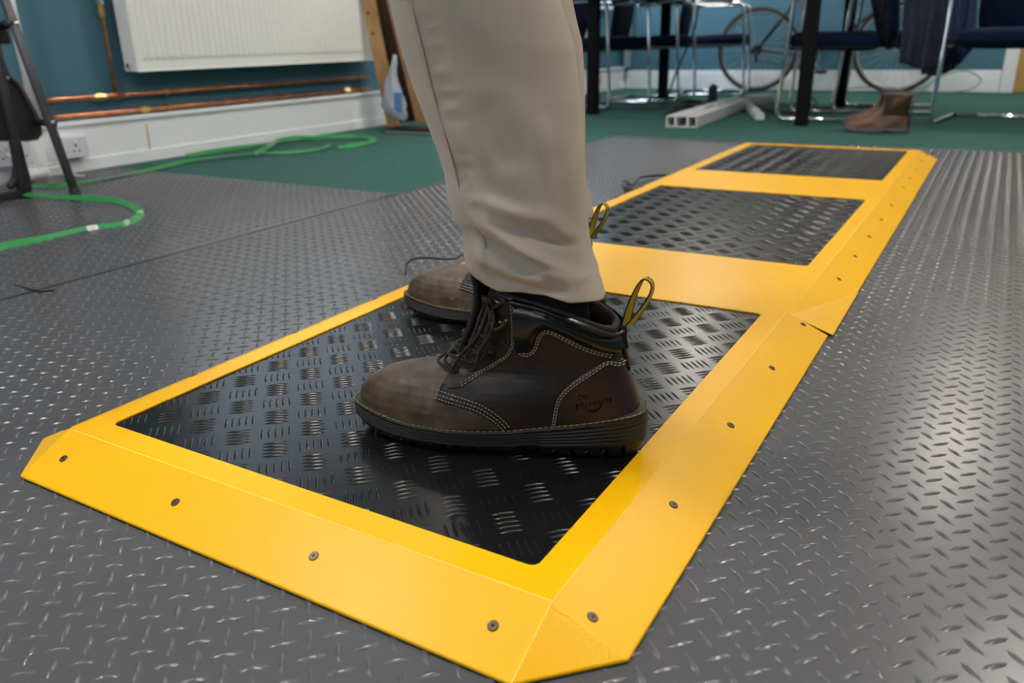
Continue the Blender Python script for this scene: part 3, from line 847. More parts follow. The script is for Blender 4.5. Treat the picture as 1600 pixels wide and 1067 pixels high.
        for l in loops: lc.tube(smooth_path([L3(*p) for p in l], 8), .0022, 7)
        k = Vector(L3(764, 474, .036))
        for a in range(4):
            lc.tube(smooth_path([k + Vector((math.cos(q + a) * .006, math.sin(q + a) * .005, math.sin(q * 1.3 + a) * .006)) for q in np.linspace(0, 5, 7)], 4), .0022, 7)
    lc.build('laces', LACE, boot, smooth=True)
    # pull loop
    lp = [(.006, .150), (.003, .166), (-.002, .184), (-.008, .199), (-.014, .2055), (-.0205, .2015), (-.0215, .192), (-.016, .178), (-.007, .163), (.002, .150)]
    path = smooth_path([(a, 0, b) for a, b in lp], 6)
    yv = [0.010 * 0] * len(path)
    sides = []
    for i in range(len(path)):
        f = i / (len(path) - 1)
        ang = math.radians(np.interp(f, [0, .35, .6, 1], [62, 20, 8, 55])); sides.append((math.sin(ang), math.cos(ang), 0))
    pl = MB().ribbon(path, sides, .0098, .0012).build('pull_loop', LOOPY, boot, smooth=False)
    eg = MB()
    for e_ in (-1, 1):
        eg.tube([Vector(p) + Vector(s).normalized() * .0047 * e_ for p, s in zip(path, sides)], .0009, 5)
    eg.build('loop_edging', LOOPK, boot, smooth=True)
    # loop lettering on the outer face
    def text_mesh(txt, size):
        cu = bpy.data.curves.new('lettering', 'FONT'); cu.body = txt; cu.size = size; cu.align_x = 'CENTER'; cu.align_y = 'CENTER'; cu.resolution_u = 3
        o = bpy.data.objects.new('lettering', cu); COL.objects.link(o)
        dg = bpy.context.evaluated_depsgraph_get(); me = bpy.data.meshes.new_from_object(o.evaluated_get(dg))
        bpy.data.objects.remove(o); return me
    me = text_mesh('AirWair', .0085)
    pa = [np.array(p) for p in path]; Lp = [0]
    for a, b in zip(pa, pa[1:]): Lp.append(Lp[-1] + float(np.linalg.norm(b - a)))
    for v in me.vertices:
        l = Lp[-1] * .50 + v.co.x; i = min(max(int(np.searchsorted(Lp, l)) - 1, 0), len(pa) - 2)
        f = (l - Lp[i]) / (Lp[i + 1] - Lp[i]); p = pa[i] * (1 - f) + pa[i + 1] * f
        sv = Vector(sides[i]).normalized(); t_ = Vector(pa[i + 1] - pa[i]).normalized(); n_ = t_.cross(sv).normalized()
        if n_.z < 0 and n_.x > 0: pass
        out = Vector(p) - Vector((-.010, 0, .180))
        if n_.dot(out) < 0: n_ = -n_
        v.co = Vector(p) + sv * v.co.y + n_ * .0011
    me.materials.append(LOOPK); to = bpy.data.objects.new('loop_lettering', me); COL.objects.link(to); to.parent = boot
    # stamped lettering on the heel counter
    def stamp(txt, size, px, py, warp=0.0):
        me = text_mesh(txt, size)
        cs, cz = px2sz(px, py)
        for v in me.vertices:
            x, y = v.co.x, v.co.y
            y = y * (1 + warp * x / .03) + warp * .5 * x * abs(x) / .03
            v.co = surf(cs - x, cz + y + x * .22 * (1 if warp == 0 else 1), 1, .00245)
        me.materials.append(STAMP); o = bpy.data.objects.new('stamped_lettering', me); COL.objects.link(o); o.parent = boot
    stamp('Dr.', .0095, 908, 624); stamp('Martens', .0120, 923, 635, .15)
    sw = MB(); pth = smooth_path([(910, 641, 0), (917, 646, 0), (925, 647, 0), (932, 643, 0), (936, 637, 0)], 5)
    sw.tube([surf(*px2sz(p[0], p[1]), 1, .0022) for p in pth], [.0004 + .0012 * math.sin(PI * i / (len(pth) - 1)) for i in range(len(pth))], 5)
    sw.build('stamped_curve', STAMP, boot, smooth=True)
    return boot

person = thing('person', 'person in beige chinos and brown lace-up work boots standing on the nearest platform', 'person', (float(OB[0] + .12 * DB[0] + .2), float(OB[1] + .12 * DB[1] + .12), HZ - .001), 0)
PB = Vector(person.location)
near_boot = make_boot(person, True)
near_boot.location = Vector(OB) - PB
near_boot.rotation_euler = (0, 0, math.atan2(DB[1], DB[0]))
near_boot['label'] = 'brown boot nearest the camera with laces hanging loose'
# far boot: copies of the parts, mirrored by giving the far foot its own pose
DF = np.array([-.2, .98, 0]); DF /= np.linalg.norm(DF)
OF = np.array([.622, -.385, BZ])
far_boot = near_boot.copy(); COL.objects.link(far_boot); far_boot.parent = person
for ch in list(near_boot.children):
    if ch.name.startswith(('laces', 'stamped')): continue
    c = ch.copy(); COL.objects.link(c); c.parent = far_boot
far_boot.location = Vector(OF) - PB
far_boot.rotation_euler = (0, 0, math.atan2(DF[1], DF[0]))
far_boot['label'] = 'brown boot on the far foot, half hidden behind the near one'

# trousers
def pl_sz(x, y, off): 
    q = plane_hit(x, y, OB + NB * off, NB); return float((q - OB) @ DB), float(q[2])
FR = [pl_sz(x, y, 0) for x, y in [(740, 416), (733, 400), (731, 375), (729, 352), (715, 332), (706, 300), (703, 265), (690, 225), (672, 180), (655, 135), (640, 90), (628, 45), (620, 0)]]
BK = [pl_sz(x, y, 0) for x, y in [(944, 462), (932, 425), (920, 390), (915, 360), (912, 300), (908, 220), (906, 160), (900, 110), (895, 72), (885, 40), (874, 0)]]
FR = sorted(FR, key=lambda a: a[1]); BK = sorted(BK, key=lambda a: a[1])
fz = [a[1] for a in FR] + [.60, .75, .95]; fs_ = [a[0] for a in FR] + [.288, .27, .215]
bz = [a[1] for a in BK] + [.60, .75, .95]; bs_ = [a[0] for a in BK] + [.105, .06, .0]
HEM = {0: BK[0][1] + .0, 1: FR[0][1]}
seam_px = [(650, 0), (655, 30), (662, 60), (677, 130), (695, 200), (711, 260), (722, 300), (740, 340), (760, 370), (764, 400), (775, 440)]
def hem_c(x, y, off):
    s, z = pl_sz(x, y, off); sf = interp(z, fz, fs_); sb = interp(z, bz, bs_); return ((s - (sf + sb) / 2) / ((sf - sb) / 2), z)
HEMP = sorted([(-1.0, pl_sz(945, 462, 0)[1]), hem_c(925, 473, .035), hem_c(888, 476, .055), hem_c(850, 461, .062), hem_c(815, 452, .062), hem_c(785, 448, .055), hem_c(760, 430, .035), (1.0, pl_sz(741, 410, 0)[1])])
HEMC = [a for a, _ in HEMP]; HEMZ = [b for _, b in HEMP]; pass
SEAM = [pl_sz(x, y, .055) for x, y in seam_px]; SEAM.sort(key=lambda a: a[1])
def sg(x, a, b): t = min(max((x - a) / (b - a), 0), 1); return t * t * (3 - 2 * t)
def ridge(s, z, p, q, w_, h):
    ax, az = p; bx, bz_ = q; dx, dz = bx - ax, bz_ - az; L = math.hypot(dx, dz); t = ((s - ax) * dx + (z - az) * dz) / (L * L)
    d = ((s - ax) * dz - (z - az) * dx) / L
    e = sg(t, -.15, .2) * (1 - sg(t, .8, 1.15))
    return h * math.exp(-(d / w_) ** 2) * e
RP = lambda a, b: (pl_sz(*a, .06), pl_sz(*b, .06))
RIDGES = [(RP((735, 330), (890, 440)), .010, .0065), (RP((722, 300), (850, 345)), .010, .0050), (RP((742, 395), (850, 442)), .010, .006), (RP((850, 330), (930, 440)), .010, .0055),
          (RP((870, 200), (905, 380)), .012, .0045), (RP((735, 360), (870, 425)), .005, -.0045), (RP((800, 340), (905, 400)), .006, -.004), (RP((715, 250), (760, 330)), .010, -.003),
          (RP((845, 190), (870, 340)), .008, .003), (RP((765, 150), (800, 260)), .018, -.003), (RP((760, 425), (880, 458)), .006, -.0035), (RP((895, 440), (940, 450)), .006, .003)]
PUCK = [pl_sz(x, y, .06) for x, y in [(662, 32), (668, 55), (674, 82), (677, 97), (688, 128), (697, 153), (703, 185), (716, 240), (721, 262), (730, 300)]]
def trouser_leg(sh, lean=0.0, N=150, NZ=200, top=.98, far=False, world=None):
    vs = []
    ztop = top
    for j in range(NZ + 1):
        f = j / NZ
        for i in range(N):
            th = 2 * PI * i / N; c, s_ = math.cos(th), math.sin(th)
            # hem rises to the front, dips at the back
            zh = interp(c, HEMC, HEMZ) + (.002 * math.sin(3 * th + 1))
            z = zh + (ztop - zh) * f ** 1.15
            sf = interp(z, fz, fs_); sb = interp(z, bz, bs_)
            sm, a = (sf + sb) / 2, (sf - sb) / 2
            hw = interp(z, [.2, .3, .45, .6, .8, .98], [.070, .070, .071, .080, .092, .098])
            s = sm + a * (abs(c) ** .93) * (1 if c >= 0 else -1)
            y = hw * abs(s_) ** .86 * (1 if s_ >= 0 else -1)
            d = 0
            if s_ > -.3:
                for (p, q), w_, h in RIDGES: d += 1.3 * ridge(s, z, p, q, w_ * .85, h)
                k = interp(z, [a_[1] for a_ in SEAM], [a_[0] for a_ in SEAM])
                e = s - k
                if z < .56:
                    d += .0016 * sg(e, -.002, .001) - .0012 * math.exp(-((e + .001) / .0016) ** 2)
                    for ps, pz in PUCK: d += -.0030 * math.exp(-((s - ps + .006) / .010) ** 2 - ((z - pz) / .0045) ** 2) * (1 if e < 0 else .2)
            d += .0012 * math.sin(z * 60 + 2 * math.sin(th * 2 + z * 9)) * math.sin(th * 3 + z * 20)
            d *= min(1, f * 30 + .2)
            if j == 0: d -= .001
            y += d * (1 if s_ >= 0 else -1) * abs(s_); s += d * c * .25
            vs.append((s + sh + lean * (min(z, .6) - .25), y, z))
    inner = []
    for dz, k_ in ((.0015, .965), (.03, .93)):   # turned-in hem
        for i in range(N):
            s, y, z = vs[i]; z2 = z + dz; sf = interp(z2, fz, fs_); sb = interp(z2, bz, bs_); sm = (sf + sb) / 2
            s2 = sm + (s - sh - (interp(z, fz, fs_) + interp(z, bz, bs_)) / 2) * k_
            inner.append((s2 + sh, y * k_, z2))
    n0 = len(vs); vs += inner
    fs = [(j * N + i, j * N + (i + 1) % N, (j + 1) * N + (i + 1) % N, (j + 1) * N + i) for j in range(NZ) for i in range(N)]
    fs += [(n0 + i, n0 + (i + 1) % N, (i + 1) % N, i) for i in range(N)]
    fs += [(n0 + N + i, n0 + N + (i + 1) % N, n0 + (i + 1) % N, n0 + i) for i in range(N)]
    return [world(p) for p in vs], fs
TROUSER = mat('beige_chino', (0.47, 0.40, 0.325), 0.92, noise=(7, 0.12), bump=(1100, 0.35, 0.0008), sheen=0.2)
def wnear(p): return Vector(OB + DB * p[0] + NB * p[1]) * 1.0 + Vector((0, 0, p[2] - OB[2])) - PB
NF = np.array([DF[1], -DF[0], 0]); NF = NF if NF @ (CAM - OF) > 0 else -NF
def wfar(p): return Vector(OF + DF * p[0] + NF * p[1]) + Vector((0, 0, p[2] - OF[2])) - PB
tm = MB()
tm.add(*trouser_leg(0.0, world=wnear)); tm.add(*trouser_leg(-.030, lean=-.055, world=wfar, N=90, NZ=110))
# hips joining the two legs
ca = wnear((.105, 0, .98)); cb_ = wfar((.043, 0, .98))
mid = (ca + cb_) / 2; ax = (cb_ - ca).normalized(); ay = Vector((-ax.y, ax.x, 0))
vs = []; NR = 48; rows = [(.90, .27, .10), (.96, .285, .125), (1.02, .26, .135), (1.10, .21, .125), (1.17, .19, .115)]
for z, rx, ry in rows:
    for i in range(NR):
        a = 2 * PI * i / NR; p = mid + ax * rx * math.cos(a) + ay * ry * math.sin(a); vs.append((p.x, p.y, z - PB.z))
tm.add(vs, [(j * NR + i, j * NR + (i + 1) % NR, (j + 1) * NR + (i + 1) % NR, (j + 1) * NR + i) for j in range(len(rows) - 1) for i in range(NR)])
trs = tm.build('trousers', TROUSER, person, smooth=True)
trs['label'] = 'beige cotton chinos bunched over the boots'
sm_ = MB()
sl = []
for (s, z) in SEAM:
    if z > .245: sl.append((s, z))
for k_ in range(len(sl) - 1): pass
pts = []
for s, z in [(a[0], a[1]) for a in smooth_path([(s, z, 0) for s, z in sl], 6)]:
    sf = interp(z, fz, fs_); sb = interp(z, bz, bs_); c = ((s) - (sf + sb) / 2) / ((sf - sb) / 2); c = min(max(c, -1), 1); c = c / abs(c) * abs(c) ** (1 / .93) if c else 0
    y = interp(z, [.2, .3, .45, .6], [.070, .070, .071, .080]) * (math.sin(math.acos(c))) ** .86
    pts.append(wnear((s, y + .0010, z)))
sm_.tube(pts, .0008, 5).build('trouser_seam', TROUSER, trs, smooth=True)
# sock and lower leg
for wf, sh in ((wnear, 0), (wfar, 0)):
    MB().tube([wf((.085 + sh, 0, .06)), wf((.082 + sh, 0, .14)), wf((.085 + sh, 0, .19)), wf((.10 + sh, 0, .26)), wf((.12 + sh, 0, .34))], [.034, .036, .038, .043, .048], 24).build('sock', SOCK, person, smooth=True)
# body: one continuous skinned figure inside the clothes
me = bpy.data.meshes.new('body')
K = [wnear((.14, 0, .30)), wnear((.185, 0, .55)), wnear((.10, 0, 1.0)), None, wfar((.08, 0, .30)), wfar((.12, 0, .55)), wfar((.04, 0, 1.0))]
pel = mid.copy(); pel.z = 1.08 - PB.z
up_ = lambda z, f=0, s=0: Vector((mid.x, mid.y, z - PB.z)) - ay * f * (1 if (-ay).dot(Vector(DB)) > 0 else -1) * 1 + ax * s
V = [pel, up_(1.3), up_(1.5, .02), up_(1.62, .0), up_(1.70, .02), up_(1.84, .03), K[2], K[1], K[0], K[6], K[5], K[4],
     up_(1.54, 0, -.20), up_(1.26, -.02, -.26), up_(1.04, .08, -.27), up_(.95, .12, -.27), up_(1.54, 0, .20), up_(1.26, -.02, .26), up_(1.04, .08, .27), up_(.95, .12, .27)]
Ed = [(0, 1), (1, 2), (2, 3), (3, 4), (4, 5), (0, 6), (6, 7), (7, 8), (0, 9), (9, 10), (10, 11), (2, 12), (12, 13), (13, 14), (14, 15), (2, 16), (16, 17), (17, 18), (18, 19)]
Rr = [.13, .135, .14, .055, .075, .085, .075, .055, .042, .075, .055, .042, .055, .042, .030, .032, .055, .042, .030, .032]
me.from_pydata([tuple(v) for v in V], Ed, []); 
body = bpy.data.objects.new('body', me); COL.objects.link(body); body.parent = person
body.modifiers.new('skin', 'SKIN'); 
for i, r in enumerate(Rr): me.skin_vertices[0].data[i].radius = (r, r * (.8 if i in (0, 1, 2) else 1)); me.skin_vertices[0].data[i].use_root = (i == 0)
md = body.modifiers.new('sub', 'SUBSURF'); md.levels = 2; md.render_levels = 2
JUMP = mat('dark_jumper', (0.05, 0.06, 0.09), 0.9); me.materials.append(JUMP)

# ------------------------------------------------------------------ left wall: radiator, pipes, sockets
rx0 = float(on_y(215, 115, LY - .12)[0]); RX1 = 3.415; RYF = LY - .125
rz0 = .385; rz1 = .93
rad = thing('radiator', 'white ribbed panel radiator on the teal wall left of the plywood rack', 'radiator', (rx0, LY - .08, rz0), world=True)
MB().box2((rx0 + .01, RYF + .006, rz0 + .01), (RX1 - .01, RYF + .02, rz1 - .01)).box2((rx0 + .01, LY - .055, rz0 + .01), (RX1 - .01, LY - .045, rz1 - .01)).build('back_panel', RADW, rad, bevel=.003)
pn = MB(); nfl = int((RX1 - rx0 - .07) / .0333)
# front panel as a ribbed sheet
X0 = rx0 + .035; px_ = []
for i in range(nfl):
    a = X0 + i * .0333
    px_ += [(a, 0), (a + .004, 1), (a + .0190, 1), (a + .0230, 0)]
px_.append((X0 + nfl * .0333, 0))
vs = []; zt0, zt1 = rz0 + .045, rz1 - .045
rowsz = [(rz0 + .004, 0), (zt0, 0), (zt0 + .016, 1), (zt1 - .016, 1), (zt1, 0), (rz1 - .004, 0)]
XS = [(rx0, 0)] + px_ + [(RX1, 0)]
for z, k in rowsz:
    for x, d in XS: vs.append((x, RYF - .007 * d * k, z))
n = len(XS)
pn.add(vs, [(j * n + i, j * n + i + 1, (j + 1) * n + i + 1, (j + 1) * n + i) for j in range(5) for i in range(n - 1)])
pn.build('front_panel', RADW, rad)
MB().tube([(rx0, RYF, rz0 + .004), (RX1, RYF, rz0 + .004)], .0045, 8).tube([(rx0, RYF, rz1 - .004), (RX1, RYF, rz1 - .004)], .0045, 8).box2((rx0 - .004, RYF, rz0 + .004), (rx0 + .002, LY - .045, rz1)).box2((RX1 - .002, RYF, rz0 + .004), (RX1 + .004, LY - .045, rz1)).build('edge_frame', RADW, rad)
gr_ = MB()
for i in range(60):
    x = rx0 + .02 + i * (RX1 - rx0 - .06) / 60; gr_.box2((x, RYF + .012, rz1 - .002), (x + .014, LY - .05, rz1 + .003))
gr_.build('top_grille', RADW, rad)
c_ = (rx0 + .01, RYF + .035, rz0 + .028)
MB().cyl((rx0 - .002, RYF + .035, rz0 + .028), (rx0 - .022, RYF + .035, rz0 + .028), .011, 12).build('drain_plug', CHROME, rad, smooth=False)
PY = LY - .03
pz1, pz2 = .290, .213
pipe1 = tag(MB().tube([(1.36, PY, pz1 + .002), (3.46, PY, pz1)], .0105, 12).build('copper_pipe', COPPER, smooth=True), 'upper horizontal copper pipe running under the radiator', 'pipe')
pipe2 = tag(MB().tube([(1.36, PY, pz2 + .010), (3.46, PY, pz2 + .010)], .0105, 12).build('copper_pipe', COPPER, smooth=True), 'lower horizontal copper pipe just above the white boxed skirting', 'pipe')
vx = 1.755
pipe3 = tag(MB().tube([(vx, PY, pz1 + .011), (vx + .004, PY, .70), (vx + .004, PY, .95)], .0085, 12).build('copper_pipe', COPPER, smooth=True), 'upright copper pipe rising left of the radiator', 'pipe')
def fit(x, z, r, l, m, parent, axis='x'):
    d = (l / 2, 0, 0) if axis == 'x' else (0, 0, l / 2)
    MB().tube([(x - d[0], PY, z - d[2]), (x + d[0], PY, z + d[2])], r, 6).tube([(x - d[0] * .3, PY, z - d[2] * .3), (x + d[0] * .3, PY, z + d[2] * .3)], r * 1.25, 6).build('pipe_fitting', m, parent)
fit(float(on_y(155, 150, PY)[0]), pz1, .0145, .05, BRASS, pipe1); fit(vx, pz1, .0145, .06, COPPER, pipe1); fit(float(on_y(225, 168, PY)[0]), pz2 + .010, .0145, .045, BRASS, pipe2); fit(3.25, pz2 + .01, .0145, .045, BRASS, pipe2)
fit(vx + .002, .635, .015, .05, BRASS, pipe3, 'z')
MB().tube([(vx + .003, PY, .66), (vx + .003, PY, .69)], .017, 12).build('valve_cap', CHROME, pipe3)
for x in (float(on_y(260, 142, PY)[0]), 3.38):
    for z, pp in ((pz1, pipe1), (pz2 + .01, pipe2)):
        MB().tube([(x, PY - .013 * math.cos(a), z + .015 * math.sin(a)) for a in np.linspace(-2, 2, 12)], .0028, 6).cyl((x, PY, z), (x, LY - .001, z), .004, 8).build('pipe_clip', BRASS, pp)
wp = tag(MB().tube([(1.345, LY - .10, .205), (1.335, LY - .10, 1.1)], .019, 16).build('white_waste_pipe', PVC, smooth=True), 'white plastic pipe standing upright behind the step ladder', 'pipe')
cp = tag(MB().tube([(FX - .06, LY - .10, .205), (FX - .06, LY - .10, 1.4)], .035, 16).build('corner_pipe', PVC, smooth=True), 'white upright pipe in the far corner of the room', 'pipe')
def socket(x0, x1, z0, z1, y, label, holes=True, group=None):
    r = thing('wall_socket', label, 'socket', ((x0 + x1) / 2, y, (z0 + z1) / 2), world=True)
    MB().box2((x0, y - .032, z0), (x1, y - .0005, z1)).build('socket_box', LILAC, r, bevel=.005)
    MB().box2((x0 + .003, y - .040, z0 + .003), (x1 - .003, y - .033, z1 - .003)).build('face_plate', LILAC, r, bevel=.002)
    w_ = x1 - x0
    for k in ((.27, .73) if w_ > .11 else (.5,)):
        cx = x0 + w_ * k
        h = MB()
        zc_ = (z0 + z1) / 2 - .008
        h.box((cx, y - .0405, zc_ + .014), (.005, .002, .011)); h.box((cx - .012, y - .0405, zc_ - .008), (.009, .002, .005)); h.box((cx + .012, y - .0405, zc_ - .008), (.009, .002, .005))
        h.build('pin_holes', DARKHOLE, r)
        MB().box((cx + .004 * (1 if k < .5 else -1), y - .042, z1 - .022), (.012, .006, .018)).build('rocker_switch', PVC, r, bevel=.001)
    return r
a_ = on_y(97, 207, LY - .1); b_ = on_y(128, 245, LY - .1)
socket(1.425, 1.535, .060, .150, LY - .0625, 'pale switched socket on the white boxed skirting beside the step ladder leg')
so2 = socket(1.12, 1.26, .07, .17, LY - .1305, 'double socket low on the wall behind the step ladder, left of the white pipe')
so3 = socket(6.55, 6.75, .06, .16, LY - .0555, 'double socket with a black plug in the far corner under the window')
MB().box((6.60, LY - .105, .105), (.045, .03, .05)).build('black_plug', PLASTICBLACK, so3, bevel=.008)
q = fl(20, 265, .03)
wc = tag(MB().tube([(1.16, LY - .20, .035), (1.28, LY - .20, .035)], .022, 16).tube([(1.20, LY - .20, .035), (1.22, LY - .20, .035)], .027, 16).build('white_pipe_stub', PVC, smooth=True), 'short white plastic pipe end lying below the socket behind the ladder', 'pipe')
wcab = tag(MB().tube(smooth_path([(1.13, LY - .18, .15), (1.17, LY - .19, .10), (1.26, LY - .19, .05), (1.36, LY - .19, .045), (1.38, LY - .22, .012), (1.40, LY - .25, .006)], 6), .005, 8).build('white_cable', PVC, smooth=True), 'thin white cable curling down to the floor behind the ladder', 'cable')

# radiator and window end far down the left wall
r2 = thing('radiator', 'white radiator under the far window, mostly hidden by the trouser legs', 'radiator', (5.9, LY - .08, .40), world=True)
pn = MB()
for i in range(30):
    x = 5.42 + i * .0333
    pn.box2((x, LY - .125, .44), (x + .02, LY - .118, .64))
pn.box2((5.40, LY - .118, .40), (6.42, LY - .10, .68)).box2((5.40, LY - .065, .40), (6.42, LY - .05, .68))
pn.build('front_panel', RADW, r2, bevel=.002)
MB().box2((5.44, LY - .049, .45), (5.47, LY - .001, .63)).box2((6.35, LY - .049, .45), (6.38, LY - .001, .63)).build('wall_bracket', RADW, r2)

# ------------------------------------------------------------------ step ladder
lad = thing('step_ladder', 'dark grey folding step ladder with black rubber feet at the left edge', 'step ladder', (float(fl(120, 312)[0]), float(fl(120, 312)[1]), .003), world=True)
def lift(p, z): p = np.array(p, float); p[2] = z; return p
A1 = fl(120, 308, .006); A2 = on_y(8, 0, float(A1[1]) + .17)
dA = (A2 - A1); A3 = A1 + dA * 1.5
B1 = fl(40, 300, .02); B2 = on_y(-3, 100, float(B1[1]) - .02)
dB = B2 - B1; B3 = B1 + dB * 2.4
MB().tube([A1 + dA * .03, A3], .0150, 16).build('rear_tube', LADDER, lad, smooth=True)
MB().tube([B1 + dB * .05, B3], .0150, 16).build('front_tube', LADDER, lad, smooth=True)
MB().tube([A1, A1 + dA * .012, A1 + dA * .045], [.0175, .019, .0185], 16).build('rubber_foot', RUBBER, lad)
Bx = Vector(B1)
MB().box2((Bx.x - .24, Bx.y - .012, .004), (Bx.x + .016, Bx.y + .022, .030)).tube([Bx + Vector((0, .004, .01)), Bx + Vector(dB) * .13, Bx + Vector(dB) * .42], [.026, .024, .019], 14).tube([Bx + Vector((-.05, .005, .022)), Bx + Vector((-.022, .005, .045)), Bx + Vector(dB) * .25], [.012, .016, .015], 10).build('rubber_foot', RUBBER, lad, bevel=.004)
off = Vector((-.42, .02, 0))
MB().tube([Vector(A1) + off, Vector(A3) + off], .0150, 16).build('rear_tube', LADDER, lad, smooth=True)
MB().tube([Vector(B1) + off, Vector(B3) + off], .0150, 16).build('front_tube', LADDER, lad, smooth=True)
# folded tread seen edge on
yT = float(B1[1]) + .02
ply_ = [on_y(*p, yT) for p in [(-60, -30), (0, 82), (8, 100), (20, 118), (52, 178), (66, 198), (67, 210), (60, 219), (45, 221), (-60, 221)]]
vs = [tuple(p) for p in ply_] + [(p[0], p[1] + .03, p[2]) for p in ply_]
n = len(ply_)
MB().add(vs, [tuple(range(n)), tuple(range(2 * n - 1, n - 1, -1))] + [(i, (i + 1) % n, n + (i + 1) % n, n + i) for i in range(n)]).build('tread', PLASTICBLACK, lad, bevel=.004)
st_ = [on_y(*p, yT - .004) for p in [(-4, 55), (2, 90), (14, 118), (30, 134), (54, 176), (64, 196)]]
MB().tube(smooth_path(st_, 5), .0085, 10).build('tread_rim', LADDER, lad, smooth=True)
cA = on_y(84, 194, float(A1[1]) + .06); cB = on_y(56, 190, yT)
MB().tube([cA, cB], .0125, 12).build('pivot_bar', PLASTICBLACK, lad, smooth=True)
cA = on_y(24, 35, float(A1[1]) + .14); 
MB().tube([cA, on_y(-4, 42, yT)], .0145, 12).build('pivot_bar', PLASTICBLACK, lad, smooth=True)
MB().box(on_y(2, 57, yT), (.05, .035, .05)).build('hinge_block', PLASTICBLACK, lad, bevel=.012)
for (x, y), Y in (((83, 191), float(A1[1]) + .04), ((26, 37), float(A1[1]) + .13), ((11, 122), yT - .012)):
    c_ = Vector(on_y(x, y, Y)); n_ = (Vector(CAM) - c_).normalized()
    MB().tube([c_ - n_ * .004, c_ + n_ * .002 + Vector((0, 0, 0)), c_ + n_ * .004], [.0075, .0075, .004], 12).build('rivet', CHROME, lad, smooth=True)

# ------------------------------------------------------------------ green strapping on the floor
def strap(px, label, z=.006, w_=.024, tilt=None):
    pts = [fl(x, y, zz) for x, y, zz in px]
    path = smooth_path(pts, 8); sides = []
    for i in range(len(path)):
        t_ = path[min(i + 1, len(path) - 1)] - path[max(i - 1, 0)]; t_ /= np.linalg.norm(t_)
        s_ = np.cross(t_, (0, 0, 1)); s_ /= np.linalg.norm(s_); s_ = s_ * (1 if s_ @ (path[i] - CAM) > 0 else -1)
        a = (tilt if tilt is not None else .5) + .25 * math.sin(i * .21)
        sides.append(tuple(s_ * math.cos(a) + np.array((0, 0, 1)) * math.sin(a)))
    return tag(MB().ribbon(path, sides, w_, .0012).build('packing_strap', STRAP), label, 'strap')
s1 = strap([(-60, 404, .014), (0, 386, .014), (70, 372, .014), (140, 356, .014), (195, 350, .014), (217, 339, .015), (215, 327, .016), (190, 316, .016), (160, 311, .016), (130, 309, .016), (70, 307, .016), (20, 301, .015)], 'green packing strap looping in front of the step ladder foot', tilt=.55)
lb = fl(143, 355, .014); 
MB().ribbon([fl(136, 357.5, .0172), fl(144, 355.6, .0172), fl(153, 354.2, .0172)], (.25, .7, .66), .0165, .0004).build('barcode_sticker', PVC, s1)
for k in range(5):
    p = fl(138.5 + k * 2.8, 356.6 - k * .8, .0180)
    MB().box(p, (.0012 + .0006 * (k % 2), .010, .0006), Matrix.Rotation(.0, 3, 'X')).build('barcode_line', DARKHOLE, s1)
strap([(50, 291, .012), (90, 290, .012), (140, 283, .012), (190, 274, .011), (240, 264, .010), (290, 252, .009), (335, 246, .012), (400, 239, .012), (450, 238, .010), (500, 232, .009), (515, 226, .008)], 'green packing strap running along the floor from the ladder towards the rack', tilt=.2, w_=.026)
strap([(292, 243, .010), (340, 235, .010), (400, 226, .012), (450, 219, .012), (500, 214, .012), (550, 213, .012), (578, 215, .012), (583, 219, .012), (570, 224, .010), (540, 229, .008), (528, 229, .008)], 'green packing strap curling back in a loop on the green carpet', tilt=.35, w_=.030)
strap([(398, 240, .02), (420, 228, .03), (438, 218, .02), (470, 214, .02), (500, 217, .014)], 'short twisted piece of green strap crossing the others by the skirting', tilt=.9, w_=.02)
cr = tag(MB().tube(smooth_path([fl(-20, 436, .004), fl(0, 440, .0035), fl(30, 447, .0035), (fl(62, 455, .0035)), fl(85, 453, .0035)], 6), [.0022] * 25, 6).build('cable_end', RUBBER, smooth=True), 'short black cable lying along the mat seam at the left edge', 'cable')
# cables by the platforms
tag(MB().tube(smooth_path([fl(x, y, z) for x, y, z in [(634, 428, .006), (636, 412, .02), (652, 403, .03), (690, 404, .03), (712, 404, .02), (730, 393, .02), (760, 385, .01), (830, 372, .006), (905, 345, .006)]], 8), .0028, 8).build('black_cable', RUBBER, smooth=True), 'thin black cable looping behind the far boot', 'cable')
tag(MB().tube(smooth_path([fl(x, y, z) for x, y, z in [(1044, 274, .008), (1025, 274, .01), (1002, 277, .02), (994, 284, .02), (988, 289, .015), (978, 283, .012), (975, 287, .008), (980, 296, .008), (995, 296, .008), (1003, 291, .008)]], 8), .005, 8).build('black_cable', RUBBER, smooth=True), 'black cable coming out between the middle and farthest platforms', 'cable')

# ------------------------------------------------------------------ plywood rack, bag, laptop
rack = thing('plywood_rack', 'leaning plywood rack with a dark inside behind the trouser legs', 'rack', (3.35, 2.18, 0), world=True)
def leaning(name, m, bottom, top, z1, w_, th, dx=.0):
    """board standing on the floor from pixel bottom to pixel top (at height z1)"""
    b0 = fl(*bottom, 0.0); 
    t0 = fl(*top, z1)
    a = Vector(b0); b = Vector(t0); d = (b - a); a = a - d * 0; b2 = a + d * (1.0 / z1)
    mb = MB(); mb.beam(a, b2, w_, th, up=(0, 1, 0)); return mb.build(name, m, rack, bevel=.001)
X_ = 3.30
fa = fl(613, 203, 0); 
def onx(x, y): return Vector(on_x(x, y, X_))
def board(name, m, quad, depth, holes=()):
    P_ = [onx(*p) for p in quad]; 
    vs = [tuple(p) for p in P_] + [(p.x + depth, p.y, p.z) for p in P_]
    return MB().add(vs, [(0, 1, 2, 3), (7, 6, 5, 4), (0, 4, 5, 1), (1, 5, 6, 2), (2, 6, 7, 3), (3, 7, 4, 0)]).build(name, m, rack, bevel=.0015)
board('side_panel', PLY, [(606, 204), (622, 200), (578, -20), (560, -20)], .03)
